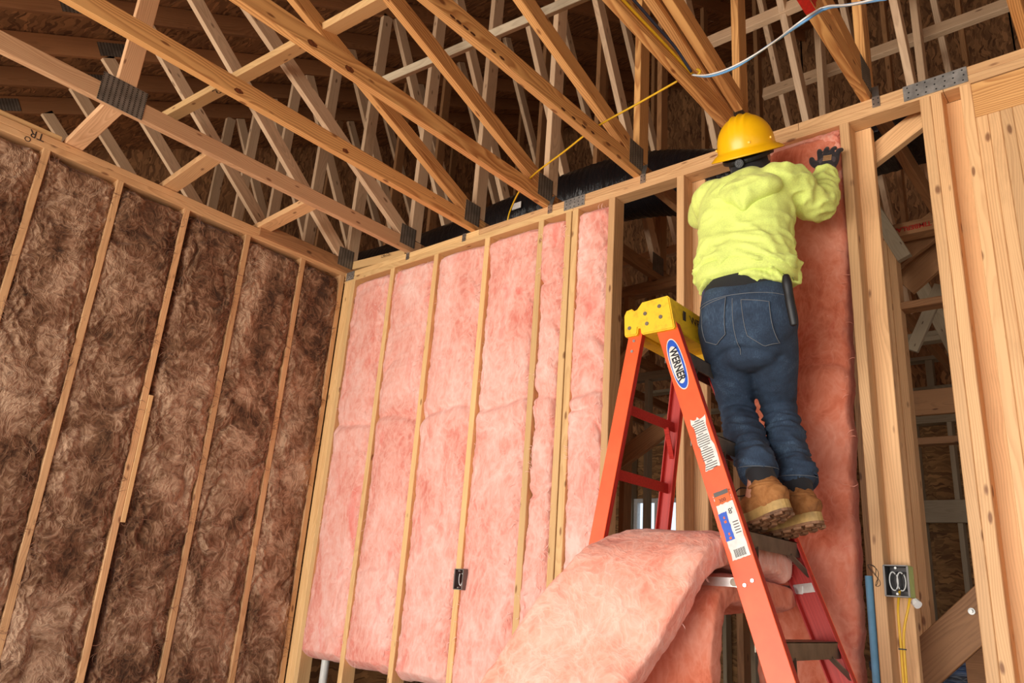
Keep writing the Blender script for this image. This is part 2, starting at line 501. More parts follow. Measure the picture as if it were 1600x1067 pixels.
ALU = plain('worn_aluminium', (128, 116, 102), 0.45, 0.6, 0.2, 16)
BLACK = plain('black_plastic', (22, 22, 24), 0.5)
INK = plain('pencil_ink', (58, 44, 36), 0.8)
RED_INK = plain('red_ink', (186, 40, 26), 0.7)
RED_PAINT = plain('red_spray_paint', (190, 22, 16), 0.6, 0, 0.2, 60)
WHITE = plain('white_plastic', (232, 232, 228), 0.45)
YEL_CABLE = plain('yellow_cable', (226, 178, 36), 0.45)
BLUE_PIPE = plain('blue_pipe', (126, 186, 222), 0.35)
WHITE_PIPE = plain('white_pipe', (222, 222, 216), 0.4)
CONC = plain('concrete_floor', (186, 170, 150), 0.85, 0, 0.2, 3.0)
GLASS_T = NT('window_glass'); GLASS_T.b.inputs['Base Color'].default_value = (0.9, 0.96, 1, 1); GLASS_T.b.inputs['Roughness'].default_value = 0.02
GLASS_T.b.inputs['Transmission Weight'].default_value = 1.0; GLASS_T.b.inputs['IOR'].default_value = 1.1
GLASS = GLASS_T.m

# ------------------------------------------------------------------ dimensions of the house
WY, WD = 2.9, 0.089            # face and depth of the back wall
ZP, ZT = 3.254, 3.331          # underside and top of its double plate
LX = -4.17                     # face of the left wall
def zr(y): return 3.95+0.547*y # underside of the rafters

# ================================================================== SETTING
floor = MB().box((-1.0, 4.0, -0.05), (120.0, 120.0, 0.1)).build('floor', CONC); floor['kind'] = 'structure'

def stud(parent, x, y0, z0, z1, mat=W_STUD, wd=0.038, dp=WD, name='stud'):
    return board(name, (x, y0+dp/2, z0), (x, y0+dp/2, z1), wd, dp, (1, 0, 0), mat, parent)

# ---- back wall ----------------------------------------------------
wb = struct('wall_back', (-2, WY, 0))
board('bottom_plate', (LX-0.1, WY+WD/2, 0.019), (2.6, WY+WD/2, 0.019), WD, 0.038, (0, 1, 0), W_STUD, wb)
# lower plate with a joint at the strap, upper plate in two lengths
for a, b in ((LX-0.1, -2.21), (-2.208, -0.44), (-0.438, 2.6)):
    board('top_plate', (a, WY+WD/2, ZP+0.019), (b, WY+WD/2, ZP+0.019), WD, 0.0375, (0, 1, 0), W_YEL if a < -3 else W_STUD, wb)
for a, b in ((LX-0.1, -2.9), (-2.898, -1.0), (-0.998, 2.6)):
    board('top_plate', (a, WY+WD/2+0.001, ZT-0.019), (b, WY+WD/2+0.001, ZT-0.019), WD, 0.0375, (0, 1, 0), W_YEL if a < -3 else W_STUD, wb)
STUDX = [-4.151, -4.112, -4.073, -3.665, -3.255, -2.826, -2.424, -2.237, -2.192]
for x in STUDX: stud(wb, x, WY, 0.038, ZP, W_YEL)
stud(wb, -1.962, WY, 0.038, ZP)                                       # edge of the opening
stud(wb, -1.572, WY, 0.038, ZP)
board('stud', (-1.532, WY+WD+0.019, 0.038), (-1.532, WY+WD+0.019, ZP), 0.089, 0.038, (1, 0, 0), W_STUD, wb)
stud(wb, -0.812, WY, 0.038, ZP)
board('stud', (-0.775, WY+WD+0.019, 0.038), (-0.775, WY+WD+0.019, ZP), 0.089, 0.038, (1, 0, 0), W_STUD, wb)
# double stud, header and packed jack studs at the right
stud(wb, -0.505, WY, 0.038, ZP); stud(wb, -0.466, WY, 0.038, ZP)
board('stud', (-0.43, WY+WD+0.019, 0.038), (-0.43, WY+WD+0.019, ZP), 0.089, 0.038, (1, 0, 0), W_STUD, wb)
stud(wb, -0.366, WY, 0.038, ZP)
for i in range(7):
    stud(wb, -0.327+0.0388*i, WY, 0.038, 3.098, W_STUD, 0.038, WD, 'jack_stud')
board('header', (-0.346, WY+0.022, 3.174), (2.0, WY+0.022, 3.174), 0.148, 0.044, (0, 0, 1), W_CHORD, wb)
for x in (0.2, 0.6, 1.0, 1.4, 1.8, 2.2, 2.58): stud(wb, x, WY, 0.038, ZP if x > 2 else 3.098)
# knee brace nailed under the plate between the two right hand studs
a = onY(1330, 272, WY+0.165); b = onY(1478, 157, WY+0.165)
board('knee_brace', a, b, 0.089, 0.038, (0, 0, 1), W_STUD, wb)
# metal on the plates
def strap(cx, L, H, rows, cols, parent, name='nail_plate'):
    o = MB().box((cx, WY-0.0025, (ZP+ZT)/2+0.004), (L, 0.003, H), ch=0.0).build(name, ZINC, parent)
    hb = MB()
    for i in range(cols):
        for j in range(rows):
            hb.cyl((cx-L/2+L*(i+0.5)/cols+0.004*((i+j) % 2), WY-0.0048, (ZP+ZT)/2+0.004-H/2+H*(j+0.5)/rows),
                   (cx-L/2+L*(i+0.5)/cols+0.004*((i+j) % 2), WY-0.0035, (ZP+ZT)/2+0.004-H/2+H*(j+0.5)/rows), 0.0035, 6)
    hb.build('nail', HOLE, o)
    return o
strap(-0.465, 0.225, 0.068, 3, 7, wb)
strap(-2.2, 0.135, 0.062, 3, 5, wb)
strap(-4.115, 0.085, 0.062, 4, 5, wb)
def clip(x, parent, tall=0.07):
    """bent steel tie between a truss and the plate"""
    mb = MB()
    mb.box((x, WY-0.002, ZT-0.025), (0.030, 0.003, 0.05))
    mb.bar((x, WY-0.001, ZT-0.004), (x-0.006, WY+0.03, ZT+tall), 0.026, 0.003, (1, 0, 0))
    o = mb.build('truss_clip', STEEL, parent)
    hb = MB()
    for dx, dz in ((-0.009, -0.012), (0.009, -0.012), (-0.009, -0.034), (0.009, -0.034)):
        hb.cyl((x+dx, WY-0.0048, ZT+dz), (x+dx, WY-0.003, ZT+dz), 0.003, 6)
    hb.build('nail', HOLE, o)
TX = [-6.55, -5.97, -5.38, -4.78, -4.17, -3.525, -2.953, -2.40, -1.818, -1.27, -0.72, -0.157, 0.45, 1.07]
for x in (-3.555, -2.395, -1.808, -0.71): clip(x+0.03, wb)
clip(-3.02, wb, 0.02); clip(-0.13-0.02, wb, 0.09)
# sheathing behind the corner
ws = board('sheathing_panel', (LX-0.12, WY+1.0, 1.6), (LX-0.12, WY-4.0, 1.6), 3.3, 0.012, (0, 0, 1), OSB_WALL, None); ws.name = 'wall_left_sheathing'; ws['kind'] = 'structure'

# ---- left wall ----------------------------------------------------
wl = struct('wall_left', (LX, 1.5, 0))
ZL = 3.304
board('bottom_plate', (LX-WD/2, -1.3, 0.019), (LX-WD/2, WY, 0.019), WD, 0.038, (1, 0, 0), W_STUD, wl)
board('top_plate', (LX-WD/2, -1.3, ZL+0.019), (LX-WD/2, WY+0.02, ZL+0.019), WD, 0.0375, (1, 0, 0), W_STUD, wl)
board('top_plate', (LX-WD/2, -1.3, ZL+0.057), (LX-WD/2, WY+0.02, ZL+0.057), WD, 0.0375, (1, 0, 0), W_STUD, wl)
board('top_plate', (LX-WD/2-0.02, -1.3, ZL+0.095), (LX-WD/2-0.02, 1.02, ZL+0.095), WD, 0.0375, (1, 0, 0), W_YEL, wl)
LSY = [-0.62, -0.22, 0.18, 0.57, 0.966, 1.345, 1.733, 2.138, 2.55, 2.875]
for y in LSY:
    board('stud', (LX-WD/2, y, 0.038), (LX-WD/2, y, ZL), 0.036, WD, (0, 1, 0), W_STUD, wl)
board('stud', (LX-WD/2+0.012, 1.765, 1.50), (LX-WD/2+0.012, 1.765, 2.18), 0.026, WD-0.02, (0, 1, 0), W_YEL, wl)
for y, m in ((1.085, W_PINK), (1.615, W_STUD), (2.235, W_STUD)):
    board('blocking', (LX-WD+0.01, y, ZL+0.098), (-3.59, y-0.03, ZL+0.100), 0.089, 0.038, (0, 1, 0), m, wl)
board('blocking', (LX+0.02, WY+0.05, ZL+0.096), (-3.60, WY+0.05, ZT+0.03), 0.06, 0.038, (0, 0, 1), W_YEL, wl)

# ---- roof ---------------------------------------------------------
ce = struct('ceiling', (-2, 3, 5))
sl = math.atan(0.547); ct, sn_ = math.cos(sl), math.sin(sl)
nrm = np.array([0, -sn_, ct])
for j in range(11):
    y0 = -1.6+1.075*j
    for i in range(6):
        x0 = -9.4+2.44*i-(1.22 if j % 2 else 0)
        x1 = x0+2.436
        c = np.array([0, y0+0.535, zr(y0+0.535)])+nrm*0.150
        board('sheathing_panel', (x0, c[1], c[2]), (x1, c[1], c[2]), 1.222, 0.012, (0, ct, sn_), OSB_ROOF, ce, ch=0.001)
gr = struct('wall_ridge', (-2, 10.3, 6))
for i in range(7):
    board('sheathing_panel', (-9+2.4*i, 9.0, 3.2), (-9+2.4*i, 9.0, 9.2), 2.42, 0.012, (1, 0, 0), OSB_ROOF, gr, ch=0.001)
gs = struct('wall_gable', (-8, 4, 4))
for i in range(5):
    yy = -1.5+2.4*i
    board('sheathing_panel', (-8.0, yy+1.2, 0), (-8.0, yy+1.2, zr(yy+2.4)+0.2), 2.42, 0.012, (0, 1, 0), OSB_ROOF, gs, ch=0.001)
    board('sheathing_panel', (4.6, yy+1.2, 3.3 if i < 3 else 0.0), (4.6, yy+1.2, zr(yy+2.4)+0.2), 2.42, 0.012, (0, 1, 0), OSB_ROOF, gs, ch=0.001)
# ---- rooms behind: three more stud walls -----------------------------
def stud_wall(name, y, x0, x1, xs, zt, mat, dp=0.089):
    W = struct(name, ((x0+x1)/2, y, 0))
    board('bottom_plate', (x0, y+dp/2, 0.019), (x1, y+dp/2, 0.019), dp, 0.038, (0, 1, 0), mat, W)
    for k in (0, 1): board('top_plate', (x0, y+dp/2, zt-0.019-0.038*k), (x1, y+dp/2, zt-0.019-0.038*k), dp, 0.0375, (0, 1, 0), mat, W)
    for x in xs: stud(W, x, y, 0.038, zt-0.077, mat, 0.038, dp)
    return W
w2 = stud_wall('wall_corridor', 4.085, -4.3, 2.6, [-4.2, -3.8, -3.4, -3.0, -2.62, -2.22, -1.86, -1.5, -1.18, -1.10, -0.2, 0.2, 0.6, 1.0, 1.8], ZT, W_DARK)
for x in (-0.990, -0.951): stud(w2, x, 4.085, 0.038, 3.25, W_STUD)
board('nailing_board', (-1.028, 4.075, 1.75), (-1.028, 4.075, 2.66), 0.034, 0.02, (1, 0, 0), W_CHORD, w2)
board('noggin', (-1.50, 4.13, 2.86), (-0.10, 4.13, 2.86), 0.038, 0.089, (0, 0, 1), W_DARK, w2)
for z0, z1, m in ((1.02, 1.40, W_DARK),):
    board('rim_board', (-0.80, 4.06, (z0+z1)/2), (0.3, 4.06, (z0+z1)/2), z1-z0, 0.038, (0, 0, 1), m, w2)
for (a, b, Y, wd_, m) in (((1346, 296), (1414, 404), 4.02, 0.070, W_GREY), ((1360, 430), (1474, 342), 4.26, 0.15, W_DARK), ((1412, 446), (1480, 386), 4.40, 0.15, W_DARK),
                          ((950, 594), (1034, 506), 3.40, 0.089, W_STUD), ((962, 724), (1076, 640), 3.62, 0.10, W_DARK), ((1425, 548), (1470, 446), 4.9, 0.07, W_GREY), ((1440, 446), (1500, 560), 5.2, 0.09, W_GREY)):
    p_, q_ = onY(*a, Y), onY(*b, Y)
    board('diagonal_brace', p_, q_, wd_, 0.036, np.cross(q_-p_, [0, 1, 0]), m, w2)
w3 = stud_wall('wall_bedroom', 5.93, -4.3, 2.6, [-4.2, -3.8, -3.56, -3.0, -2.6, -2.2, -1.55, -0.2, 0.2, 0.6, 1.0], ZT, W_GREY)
board('header', (-1.55, 5.95, 2.80), (-0.2, 5.95, 2.80), 0.184, 0.04, (0, 0, 1), W_DARK, w3)
board('noggin', (-1.55, 5.97, 2.52), (-0.2, 5.97, 2.52), 0.05, 0.089, (0, 0, 1), W_DARK, w3)
w4 = struct('wall_rear', (-2, 8.6, 0))
board('sheathing_panel', (-7.5, 8.76, 1.6), (-5.36, 8.76, 1.6), 3.4, 0.012, (0, 0, 1), OSB_WALL, w4)
board('sheathing_panel', (-4.70, 8.76, 1.6), (-1.9, 8.76, 1.6), 3.4, 0.012, (0, 0, 1), OSB_WALL, w4)
board('sheathing_panel', (-1.90, 8.765, 1.6), (3.0, 8.76, 1.6), 3.4, 0.012, (0, 0, 1), OSB_WALL, w4)
board('sheathing_panel', (-5.36, 8.76, 2.93), (-4.70, 8.76, 2.93), 0.74, 0.012, (0, 0, 1), OSB_WALL, w4)
board('sheathing_panel', (-5.36, 8.76, 0.43), (-4.70, 8.76, 0.43), 0.86, 0.012, (0, 0, 1), OSB_WALL, w4)
for x in (-6.2, -5.8, -5.39, -4.67, -4.1, -3.7, -3.3, -2.9, -2.5, -2.12, -1.95, -1.62, -1.24, -0.8, -0.4, 0, 0.4): stud(w4, x, 8.6, 0.04, 3.25, W_GREY, 0.045, 0.14)
board('header', (-2.1, 8.58, 2.35), (-0.6, 8.58, 2.35), 0.22, 0.06, (0, 0, 1), W_GREY, w4)
for z in (3.31, 3.27, 3.62, 3.95): board('top_plate', (-7, 8.66, z), (2, 8.66, z), 0.14, 0.04, (0, 1, 0), W_GREY, w4)
for x in (-2.3, -1.75, -1.3, -0.7): board('cripple', (x, 8.66, 3.64), (x, 8.66, 3.93), 0.07, 0.1, (1, 0, 0), W_GREY, w4)
# window in the rear wall: frame, mullion, pane
wn = struct('window_1', (-5.0, 8.7, 1.5))
fr = MB()
for x in (-5.335, -5.03, -4.725): fr.box((x, 8.70, 1.71), (0.05, 0.08, 1.70), ch=0.004)
for z in (0.885, 1.71, 2.535): fr.box((-5.03, 8.70, z), (0.66, 0.078, 0.05), ch=0.004)
fr.build('window_frame', WHITE, wn)
for x in (-5.18, -4.88): MB().box((x, 8.70, 1.71), (0.26, 0.006, 1.62)).build('pane', GLASS, wn)

# ================================================================== ROOF TRUSSES
A_SLOPE = {-3.525: 0.66, -2.953: 0.44, -2.40: 0.36, -1.818: 0.325, -1.27: 0.17, -0.72: 0.10, -0.157: 0.09}
LBL = {
 -6.55: 'pale web roof truss farthest left under the brown sheathing, mostly behind others',
 -5.97: 'dim roof truss two bays beyond the left wall, rafter in shadow',
 -5.38: 'dim roof truss just behind the ones at upper left, beyond the left wall',
 -4.78: 'pale roof truss in the first bay beyond the left wall plate',
 -4.17: 'roof truss standing over the left wall with a steel plate at the room corner',
 -3.525: 'pinkish bottom chord roof truss with a large steel plate, nearest to the left wall inside',
 -2.953: 'orange grained roof truss with dark knots, second inside from the left wall',
 -2.40: 'orange roof truss with two round knots in its chord, third from the left wall',
 -1.818: 'orange roof truss with a row of dark pitch spots, landing beside the nail plate',
 -1.27: 'roof truss right above the hard hat, cables tied along its bottom chord',
 -0.72: 'roof truss with red spray paint on its bottom chord',
 -0.157: 'roof truss at the upper right corner above the header',
 0.45: 'roof truss just beyond the right edge above the header',
 1.07: 'roof truss farthest right over the open doorway'}
def gplate(x, y, z, L, H, parent, rot=0.0):
    for s in (1, -1):
        if s < 0 : continue
        V, F = boxgeo((L, H, 0.0016), 0)
        me = mesh('gusset_plate', V, F)
        t = Vector((0, math.cos(rot), math.sin(rot))); n = Vector((1, 0, 0)); u = n.cross(t)
        q = Matrix([[t[i], u[i], n[i]] for i in range(3)]).to_quaternion()
        link('gusset_plate', me, GUSSET, parent, loc=(x+s*0.0205, y, z), rot=q)
TR = {}
for x in TX:
    tr = thing('roof_truss', LBL[x], 'truss', (x, WY, ZT), 'roof trusses')
    TR[x] = tr
    near = -3.6 < x < 0.6
    mc = W_PINK if x < -3.2 else W_CHORD
    if x < -4.0: mc = W_PALE
    zc = ZT+0.0445
    if x > -4.0:
        board('bottom_chord', (x, -1.45, zc), (x, 2.985, zc), 0.089, 0.038, (0, 0, 1), mc, tr)
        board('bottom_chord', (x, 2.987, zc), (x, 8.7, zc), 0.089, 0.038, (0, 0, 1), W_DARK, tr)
    else:
        board('bottom_chord', (x, 1.3 if x < -4.5 else 2.2, zc), (x, 8.7, zc), 0.089, 0.038, (0, 0, 1), W_DARK, tr)
    # rafter
    c = np.array([x, 0, 0])
    p = np.array([x, -1.6, zr(-1.6)])+nrm*0.07; q = np.array([x, 10.2, zr(10.2)])+nrm*0.07
    board('top_chord', p, q, 0.139, 0.038, nrm, W_TOP, tr)
    if -4.5 < x < -4.0 or x >= -4.0:
        # web from the wall joint up towards the viewer
        s = A_SLOPE.get(x, 0.9 if x < -4 else 0.09)
        y1 = (3.43+s*2.84-3.95)/(0.547+s)
        y1 = max(y1, -1.0)
        board('web', (x, 2.83, 3.455), (x, y1, 3.455+s*(2.83-y1)), 0.089, 0.038, (0, 0, 1), W_PALE if x < -3.2 else W_CHORD, tr)
    if x < -4.5:
        s = 0.93
        y1 = (3.43+s*2.84-3.95)/(0.547+s)
        board('web', (x, 2.83, 3.455), (x, y1, 3.455+s*(2.83-y1)), 0.089, 0.038, (0, 0, 1), W_PALE, tr)
    jit = 0.03*math.sin(x*17)
    v1m = W_CHORD if x > -1.9 else W_PALE
    board('web', (x, WY+0.03+jit*0.3, 3.425), (x, WY+0.03+jit*0.3, zr(2.93)), 0.089, 0.038, (0, 1, 0), v1m, tr)
    board('web', (x, 4.11, 3.46), (x, 3.03, zr(3.03)-0.01), 0.089, 0.038, (0, 1, 0), W_PALE, tr)
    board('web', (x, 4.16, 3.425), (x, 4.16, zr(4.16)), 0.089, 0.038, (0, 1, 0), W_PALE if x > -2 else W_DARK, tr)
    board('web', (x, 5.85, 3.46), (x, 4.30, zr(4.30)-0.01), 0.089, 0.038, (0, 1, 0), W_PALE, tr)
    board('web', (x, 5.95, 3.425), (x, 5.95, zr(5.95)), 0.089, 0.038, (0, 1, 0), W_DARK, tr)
    if x == -3.525:
        board('web', (x, 1.05, 3.425), (x, 1.05, zr(1.05)), 0.089, 0.038, (0, 1, 0), W_PINK, tr)
        gplate(x, 1.045, 3.40, 0.21, 0.15, tr, 0.0)
    if x >= -4.2:
        gplate(x, 2.865, 3.43, 0.125, 0.135 if x < -1 else 0.12, tr)
    gplate(x, 4.09, 3.44, 0.14, 0.13, tr)
    if x < -3.9:
        gplate(x, 1.35+0.3*math.sin(x*3), zr(1.35+0.3*math.sin(x*3))+0.075, 0.25, 0.1, tr, sl)
# second ply beside the truss over the hard hat (cracked board)
board('web', (-1.222, 2.80, 3.46), (-1.222, 0.2, 4.02), 0.089, 0.038, (0, 0, 1), W_CHORD, TR[-1.27])
# red spray paint on a chord
pc = onX(1262, 22, -0.700)
rr = random.Random(3); pts = []
for k in range(26):
    a = 2*math.pi*k/26; r0 = 1+rr.uniform(-0.16, 0.16)
    pts.append((max(-0.040, min(0.040, 0.062*math.sin(a)*r0)), 0.115*math.cos(a)*r0))
n = len(pts)
V = [(-0.7005, pc[1]+b, ZT+0.0445+a) for a, b in pts]+[(-0.6996, pc[1]+b, ZT+0.0445+a) for a, b in pts]
me = mesh('paint_mark', V, [tuple(range(n-1, -1, -1)), tuple(range(n, 2*n))]+[(i, (i+1) % n, n+(i+1) % n, n+i) for i in range(n)])
link('paint_mark', me, RED_PAINT, TR[-0.72], loc=(0, 0, 0))
MB().box((-0.72, pc[1]+0.02, ZT-0.0005), (0.036, 0.16, 0.0012)).build('paint_mark', RED_PAINT, TR[-0.72])

# lateral braces lying across the webs
b1 = board('lateral_brace', (-4.62, 1.60, 3.99), (-2.35, 1.76, 3.97), 0.089, 0.038, (0, 1, 0.25), W_YEL, None)
tag(b1, 'yellow board laid across the trusses at upper left, with pencilled letters', 'brace', 'lateral braces')
b2 = board('lateral_brace', (-3.00, 2.08, 3.88), (-1.10, 2.26, 3.86), 0.089, 0.038, (0, 0.8, 0.6), W_GREY, None)
tag(b2, 'grey blotched board laid across the trusses at top centre', 'brace', 'lateral braces')
for i, (y, z, xa, xb, m) in enumerate(((3.55, 4.55, -1.9, 1.5, W_PALE), (4.3, 4.62, -1.7, 1.5, W_PALE), (5.0, 4.3, -2.6, 1.5, W_DARK), (4.9, 3.95, -4.6, -2.0, W_PALE), (5.4, 3.6, -4.6, -2.0, W_PALE))):
    o = board('lateral_brace', (xa, y, z), (xb, y, z), 0.089, 0.038, (0, 0.3, 1), m, None)
    tag(o, ('long pale brace crossing behind the webs at upper right', 'second pale brace crossing behind the webs at upper right, lower one', 'dark brace deep in the roof space behind the hard hat',
            'pale brace deep in the roof space left of centre', 'lowest pale brace just above the black duct')[i], 'brace', 'lateral braces')

# ================================================================== INSULATION
def wall_batt(name, label, cat, group, mat, axis, a0, a1, z0, z1, face, depth, seed, amp=0.016, nu=56, nv=300, bulge=0.012, lean=None, edge=0.012, fold=0.0, warp=0.05, rid=0.3, belt=None):
    """batt pressed into a stud bay. axis 'x': bay runs a0..a1 in X and looks to -Y; axis 'y': runs a0..a1 in Y and looks to +X"""
    W = a1-a0; H = z1-z0
    ss = np.linspace(0, 1, nu); vv = np.linspace(0, 1, nv)
    # profile: side, rounded edge, face, rounded edge, side
    phi = math.pi*(1-ss)
    e = 0.30
    cx = np.sign(np.cos(phi))*np.abs(np.cos(phi))**e
    dz = np.abs(np.sin(phi))**e
    U, V = np.meshgrid(cx, vv); D = np.tile(dz, (nv, 1))
    endr = np.clip(np.minimum(vv, 1-vv)*H/0.05, 0, 1)**0.5
    D = D*endr[:, None]
    a = (a0+a1)/2+U*W/2; z = z0+V*H
    P = np.stack([a.ravel()*1.0+seed*7.7, np.full(a.size, seed*3.1), z.ravel()], 1)
    n1 = fbm(P*np.array([5, 1, 3.0]), 3)
    n2 = fbm(P*np.array([16, 1, 10]), 3)
    wp = np.stack([pn(P*7+5), pn(P*7+31), pn(P*7+77)], 1)+0.4*np.stack([pn(P*19+5), pn(P*19+31), pn(P*19+77)], 1)
    Qn = P+warp*wp
    rg1 = (1-np.abs(pn(Qn*np.array([13, 1, 9.0])))*2.2)**3; rg2 = (1-np.abs(pn(Qn*np.array([30, 1, 22.0])+9))*2.0)**2
    n3 = fbm(Qn*np.array([46, 1, 34]), 2)
    h = amp*(1.0*n1+0.45*n2+0.25*n3+rid*(0.55*rg1+0.30*rg2-0.45))
    # crease lines, and the sagging joint across the wall
    cr = pn(P*np.array([3.2, 1, 2.2])+40); h -= amp*0.9*np.exp(-(cr/0.03)**2)*fold
    if belt:
        zz_ = z.ravel()-belt-0.03*pn(P*np.array([4, 1, 0])+3)-0.02*np.sin(a.ravel()*9+seed)
        h -= 0.020*np.exp(-(zz_/0.022)**2)-0.010*np.exp(-((zz_+0.07)/0.06)**2)
    mid = np.clip(D.ravel(), 0, 1)
    out = depth*D.ravel() + (bulge*(1-np.abs(U.ravel())**3) + h)*mid
    en = fbm(np.stack([np.sign(U.ravel())*9+seed, z.ravel()*9, z.ravel()*0+3], 1), 3)
    a = a.ravel()+np.sign(U.ravel())*edge*en*np.abs(U.ravel())**4+edge*0.4*np.sign(U.ravel())*n3*np.abs(U.ravel())**3
    z = z.ravel()+0.014*fbm(np.stack([a*14, a*0+seed, a*0], 1), 3)*(np.abs(2*V.ravel()-1)**8)
    if lean is not None:
        da, do = lean(V.ravel(), U.ravel()); a = a+da; out = out+do
    if axis == 'x':
        X = np.stack([a, (face+depth)-out, z], 1)
    else:
        X = np.stack([(face-depth)+out, a, z], 1)
    c = np.array([(a0+a1)/2, face+depth/2, z0]) if axis == 'x' else np.array([face-depth/2, (a0+a1)/2, z0])
    me = grid_mesh(name, X-c, nu, nv)
    if axis == 'x':
        me.flip_normals()
    o = link(name, me, mat, None, loc=c)
    return tag(o, label, cat, group)
def fibres(o, mat, N, length, seed):
    """loose fibres lying on the wool: thin curved ribbons that follow a swirling flow"""
    r = np.random.default_rng(seed+500)
    V = mesh_np(o.data); Nm = normals_np(o.data)
    ax = 1 if o.location.x < -4.1 else 0
    tow = np.array([1.0, 0, 0]) if ax == 1 else np.array([0, -1.0, 0])
    if np.mean(Nm@tow) < 0: Nm = -Nm
    ok = np.where((Nm@tow) > 0.55)[0]
    idx = r.choice(ok, N)
    p = V[idx].copy(); nrm_ = Nm[idx]
    u = np.zeros((N, 3)); u[:, ax] = 1; v = np.zeros((N, 3)); v[:, 2] = 1
    K = 6; pts = []
    L = length*r.uniform(0.4, 1.5, N)/(K-1); sgn = r.choice([-1, 1], N)
    ang0 = r.normal(0, 0.5, N)
    for k in range(K):
        lift = 0.0015+0.0045*np.sin(math.pi*k/(K-1))*r.uniform(0.3, 1, N)
        pts.append(p+nrm_*lift[:, None])
        a = 7.0*pn((p+seed)*np.array([4.5, 4.5, 4.0]))+ang0+0.28*k*sgn
        p = p+(u*np.cos(a)[:, None]+v*np.sin(a)[:, None])*L[:, None]
    pts = np.array(pts)                                        # K,N,3
    T = np.gradient(pts, axis=0); T /= np.linalg.norm(T, axis=2)[:, :, None]+1e-9
    B = np.cross(T, np.broadcast_to(nrm_, T.shape)); B /= np.linalg.norm(B, axis=2)[:, :, None]+1e-9
    wd = (np.sin(np.linspace(0.25, math.pi-0.1, K))[:, None]*r.uniform(0.0005, 0.0014, N)[None, :])[:, :, None]
    A = np.stack([pts+B*wd, pts-B*wd], axis=2)                 # K,N,2,3
    A = A.transpose(1, 0, 2, 3).reshape(-1, 3)
    b = (np.arange(N)*K*2)[:, None]+(np.arange(K-1)*2)[None, :]
    Q = np.stack([b, b+1, b+3, b+2], -1).reshape(-1, 4)
    me = bpy.data.meshes.new('loose_fibres')
    me.vertices.add(len(A)); me.vertices.foreach_set('co', A.ravel())
    me.loops.add(Q.size); me.loops.foreach_set('vertex_index', Q.ravel().tolist())
    me.polygons.add(len(Q)); me.polygons.foreach_set('loop_start', list(range(0, Q.size, 4)))
    me.update(calc_edges=True)
    f = link('loose_fibres', me, mat, o, loc=tuple(o.location)); f['kind'] = 'stuff'
    return f
def fix_normals(o, toward):
    me = o.data
    n = np.mean(normals_np(me), axis=0)
    if n @ np.array(toward) < 0: me.flip_normals()
ZB = 0.845
PB = [(-4.050, -3.686, 'pink batt in the corner bay, first from the brown wall'),
      (-3.640, -3.276, 'pink batt with a torn tuft on its left edge, second from the corner'),
      (-3.230, -2.848, 'smooth pink batt in the third bay from the corner, left of the switch box stud'),
      (-2.803, -2.445, 'widest looking pink batt right of the switch box, with red flecks'),
      (-2.402, -2.258, 'narrow creased pink strip squeezed between close studs'),
      (-2.172, -1.984, 'pink batt strip in the last filled bay, beside the open gap')]
for i, (a, b, lb) in enumerate(PB):
    def lean(v, u, i=i):
        # bottoms bow out a little, pieces slip over the studs here and there
        return 0.010*np.sin(v*7+i*2.0)*np.abs(u)*np.sign(u)*0.6, 0.012*np.exp(-(v/0.2)**2)
    o = wall_batt('insulation_batt', lb, 'insulation', 'pink batts in the back wall', PINK, 'x', a-0.004, b+0.008, ZB-0.012*i+0.03*(i > 3), ZP-0.005, WY, WD, i+1,
                  amp=0.016 if i < 4 else 0.022, nu=72 if b-a > 0.25 else 40, nv=420, bulge=0.016, lean=lean, fold=0.35 if i < 4 else 1.2, belt=2.235, warp=0.035)
    fibres(o, TUFT_P, 420, 0.030, i)
    fix_normals(o, (0, -1, 0))
BB = [(0.585, 0.948, 'brown batt at the far left edge of the photo, beside the first stud'),
      (0.984, 1.327, 'tall brown batt in the second bay from the left edge'),
      (1.363, 1.715, 'brown batt with a deep vertical fold, third bay from the left edge'),
      (1.790, 2.120, 'brown batt right of the stud with the exposed pale flank'),
      (2.156, 2.532, 'brown batt in the next to last bay before the corner'),
      (2.568, 2.857, 'brown batt in the last bay against the corner studs')]
for i, (a, b, lb) in enumerate(BB):
    o = wall_batt('insulation_batt', lb, 'insulation', 'brown batts in the left wall', BROWN, 'y', a-0.008, b+0.008, 0.05, ZL-0.004, LX, WD, 20+i*3,
                  amp=0.026, nu=96, nv=760, bulge=0.012, edge=0.022, fold=0.7, warp=0.11, rid=0.7)
    fibres(o, TUFT_B, 1300, 0.055, 50+i)
    fix_normals(o, (1, 0, 0))
for a, b, q in ((-0.6, -0.24, 'third'), (-0.2, 0.16, 'second'), (0.2, 0.55, 'first')):
    o = wall_batt('insulation_batt', q+' brown batt beyond the left edge of the photo', 'insulation', 'brown batts outside the frame', BROWN, 'y', a, b, 0.05, ZL-0.004, LX, WD, 40+a*5, nu=30, nv=120, fold=1.0)
    fix_normals(o, (1, 0, 0))
# batt being pushed into place
def lean_i(v, u):
    da = np.where(u < 0, -0.03*np.sin(v*3.0), 0.0)+0.008*np.sin(v*9)*np.abs(u)-0.085*(1-v)*np.clip(u, 0, 1)
    return da, 0.015*np.sin(v*8)+0.02*np.exp(-((v-0.93)/0.06)**2)
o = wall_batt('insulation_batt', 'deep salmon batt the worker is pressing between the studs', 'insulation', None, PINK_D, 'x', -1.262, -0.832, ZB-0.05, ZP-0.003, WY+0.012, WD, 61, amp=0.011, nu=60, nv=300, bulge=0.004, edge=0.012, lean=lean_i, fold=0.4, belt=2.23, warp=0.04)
fibres(o, plain('salmon_fibre', (232, 156, 130), 0.9), 110, 0.03, 99)
fix_normals(o, (0, -1, 0))
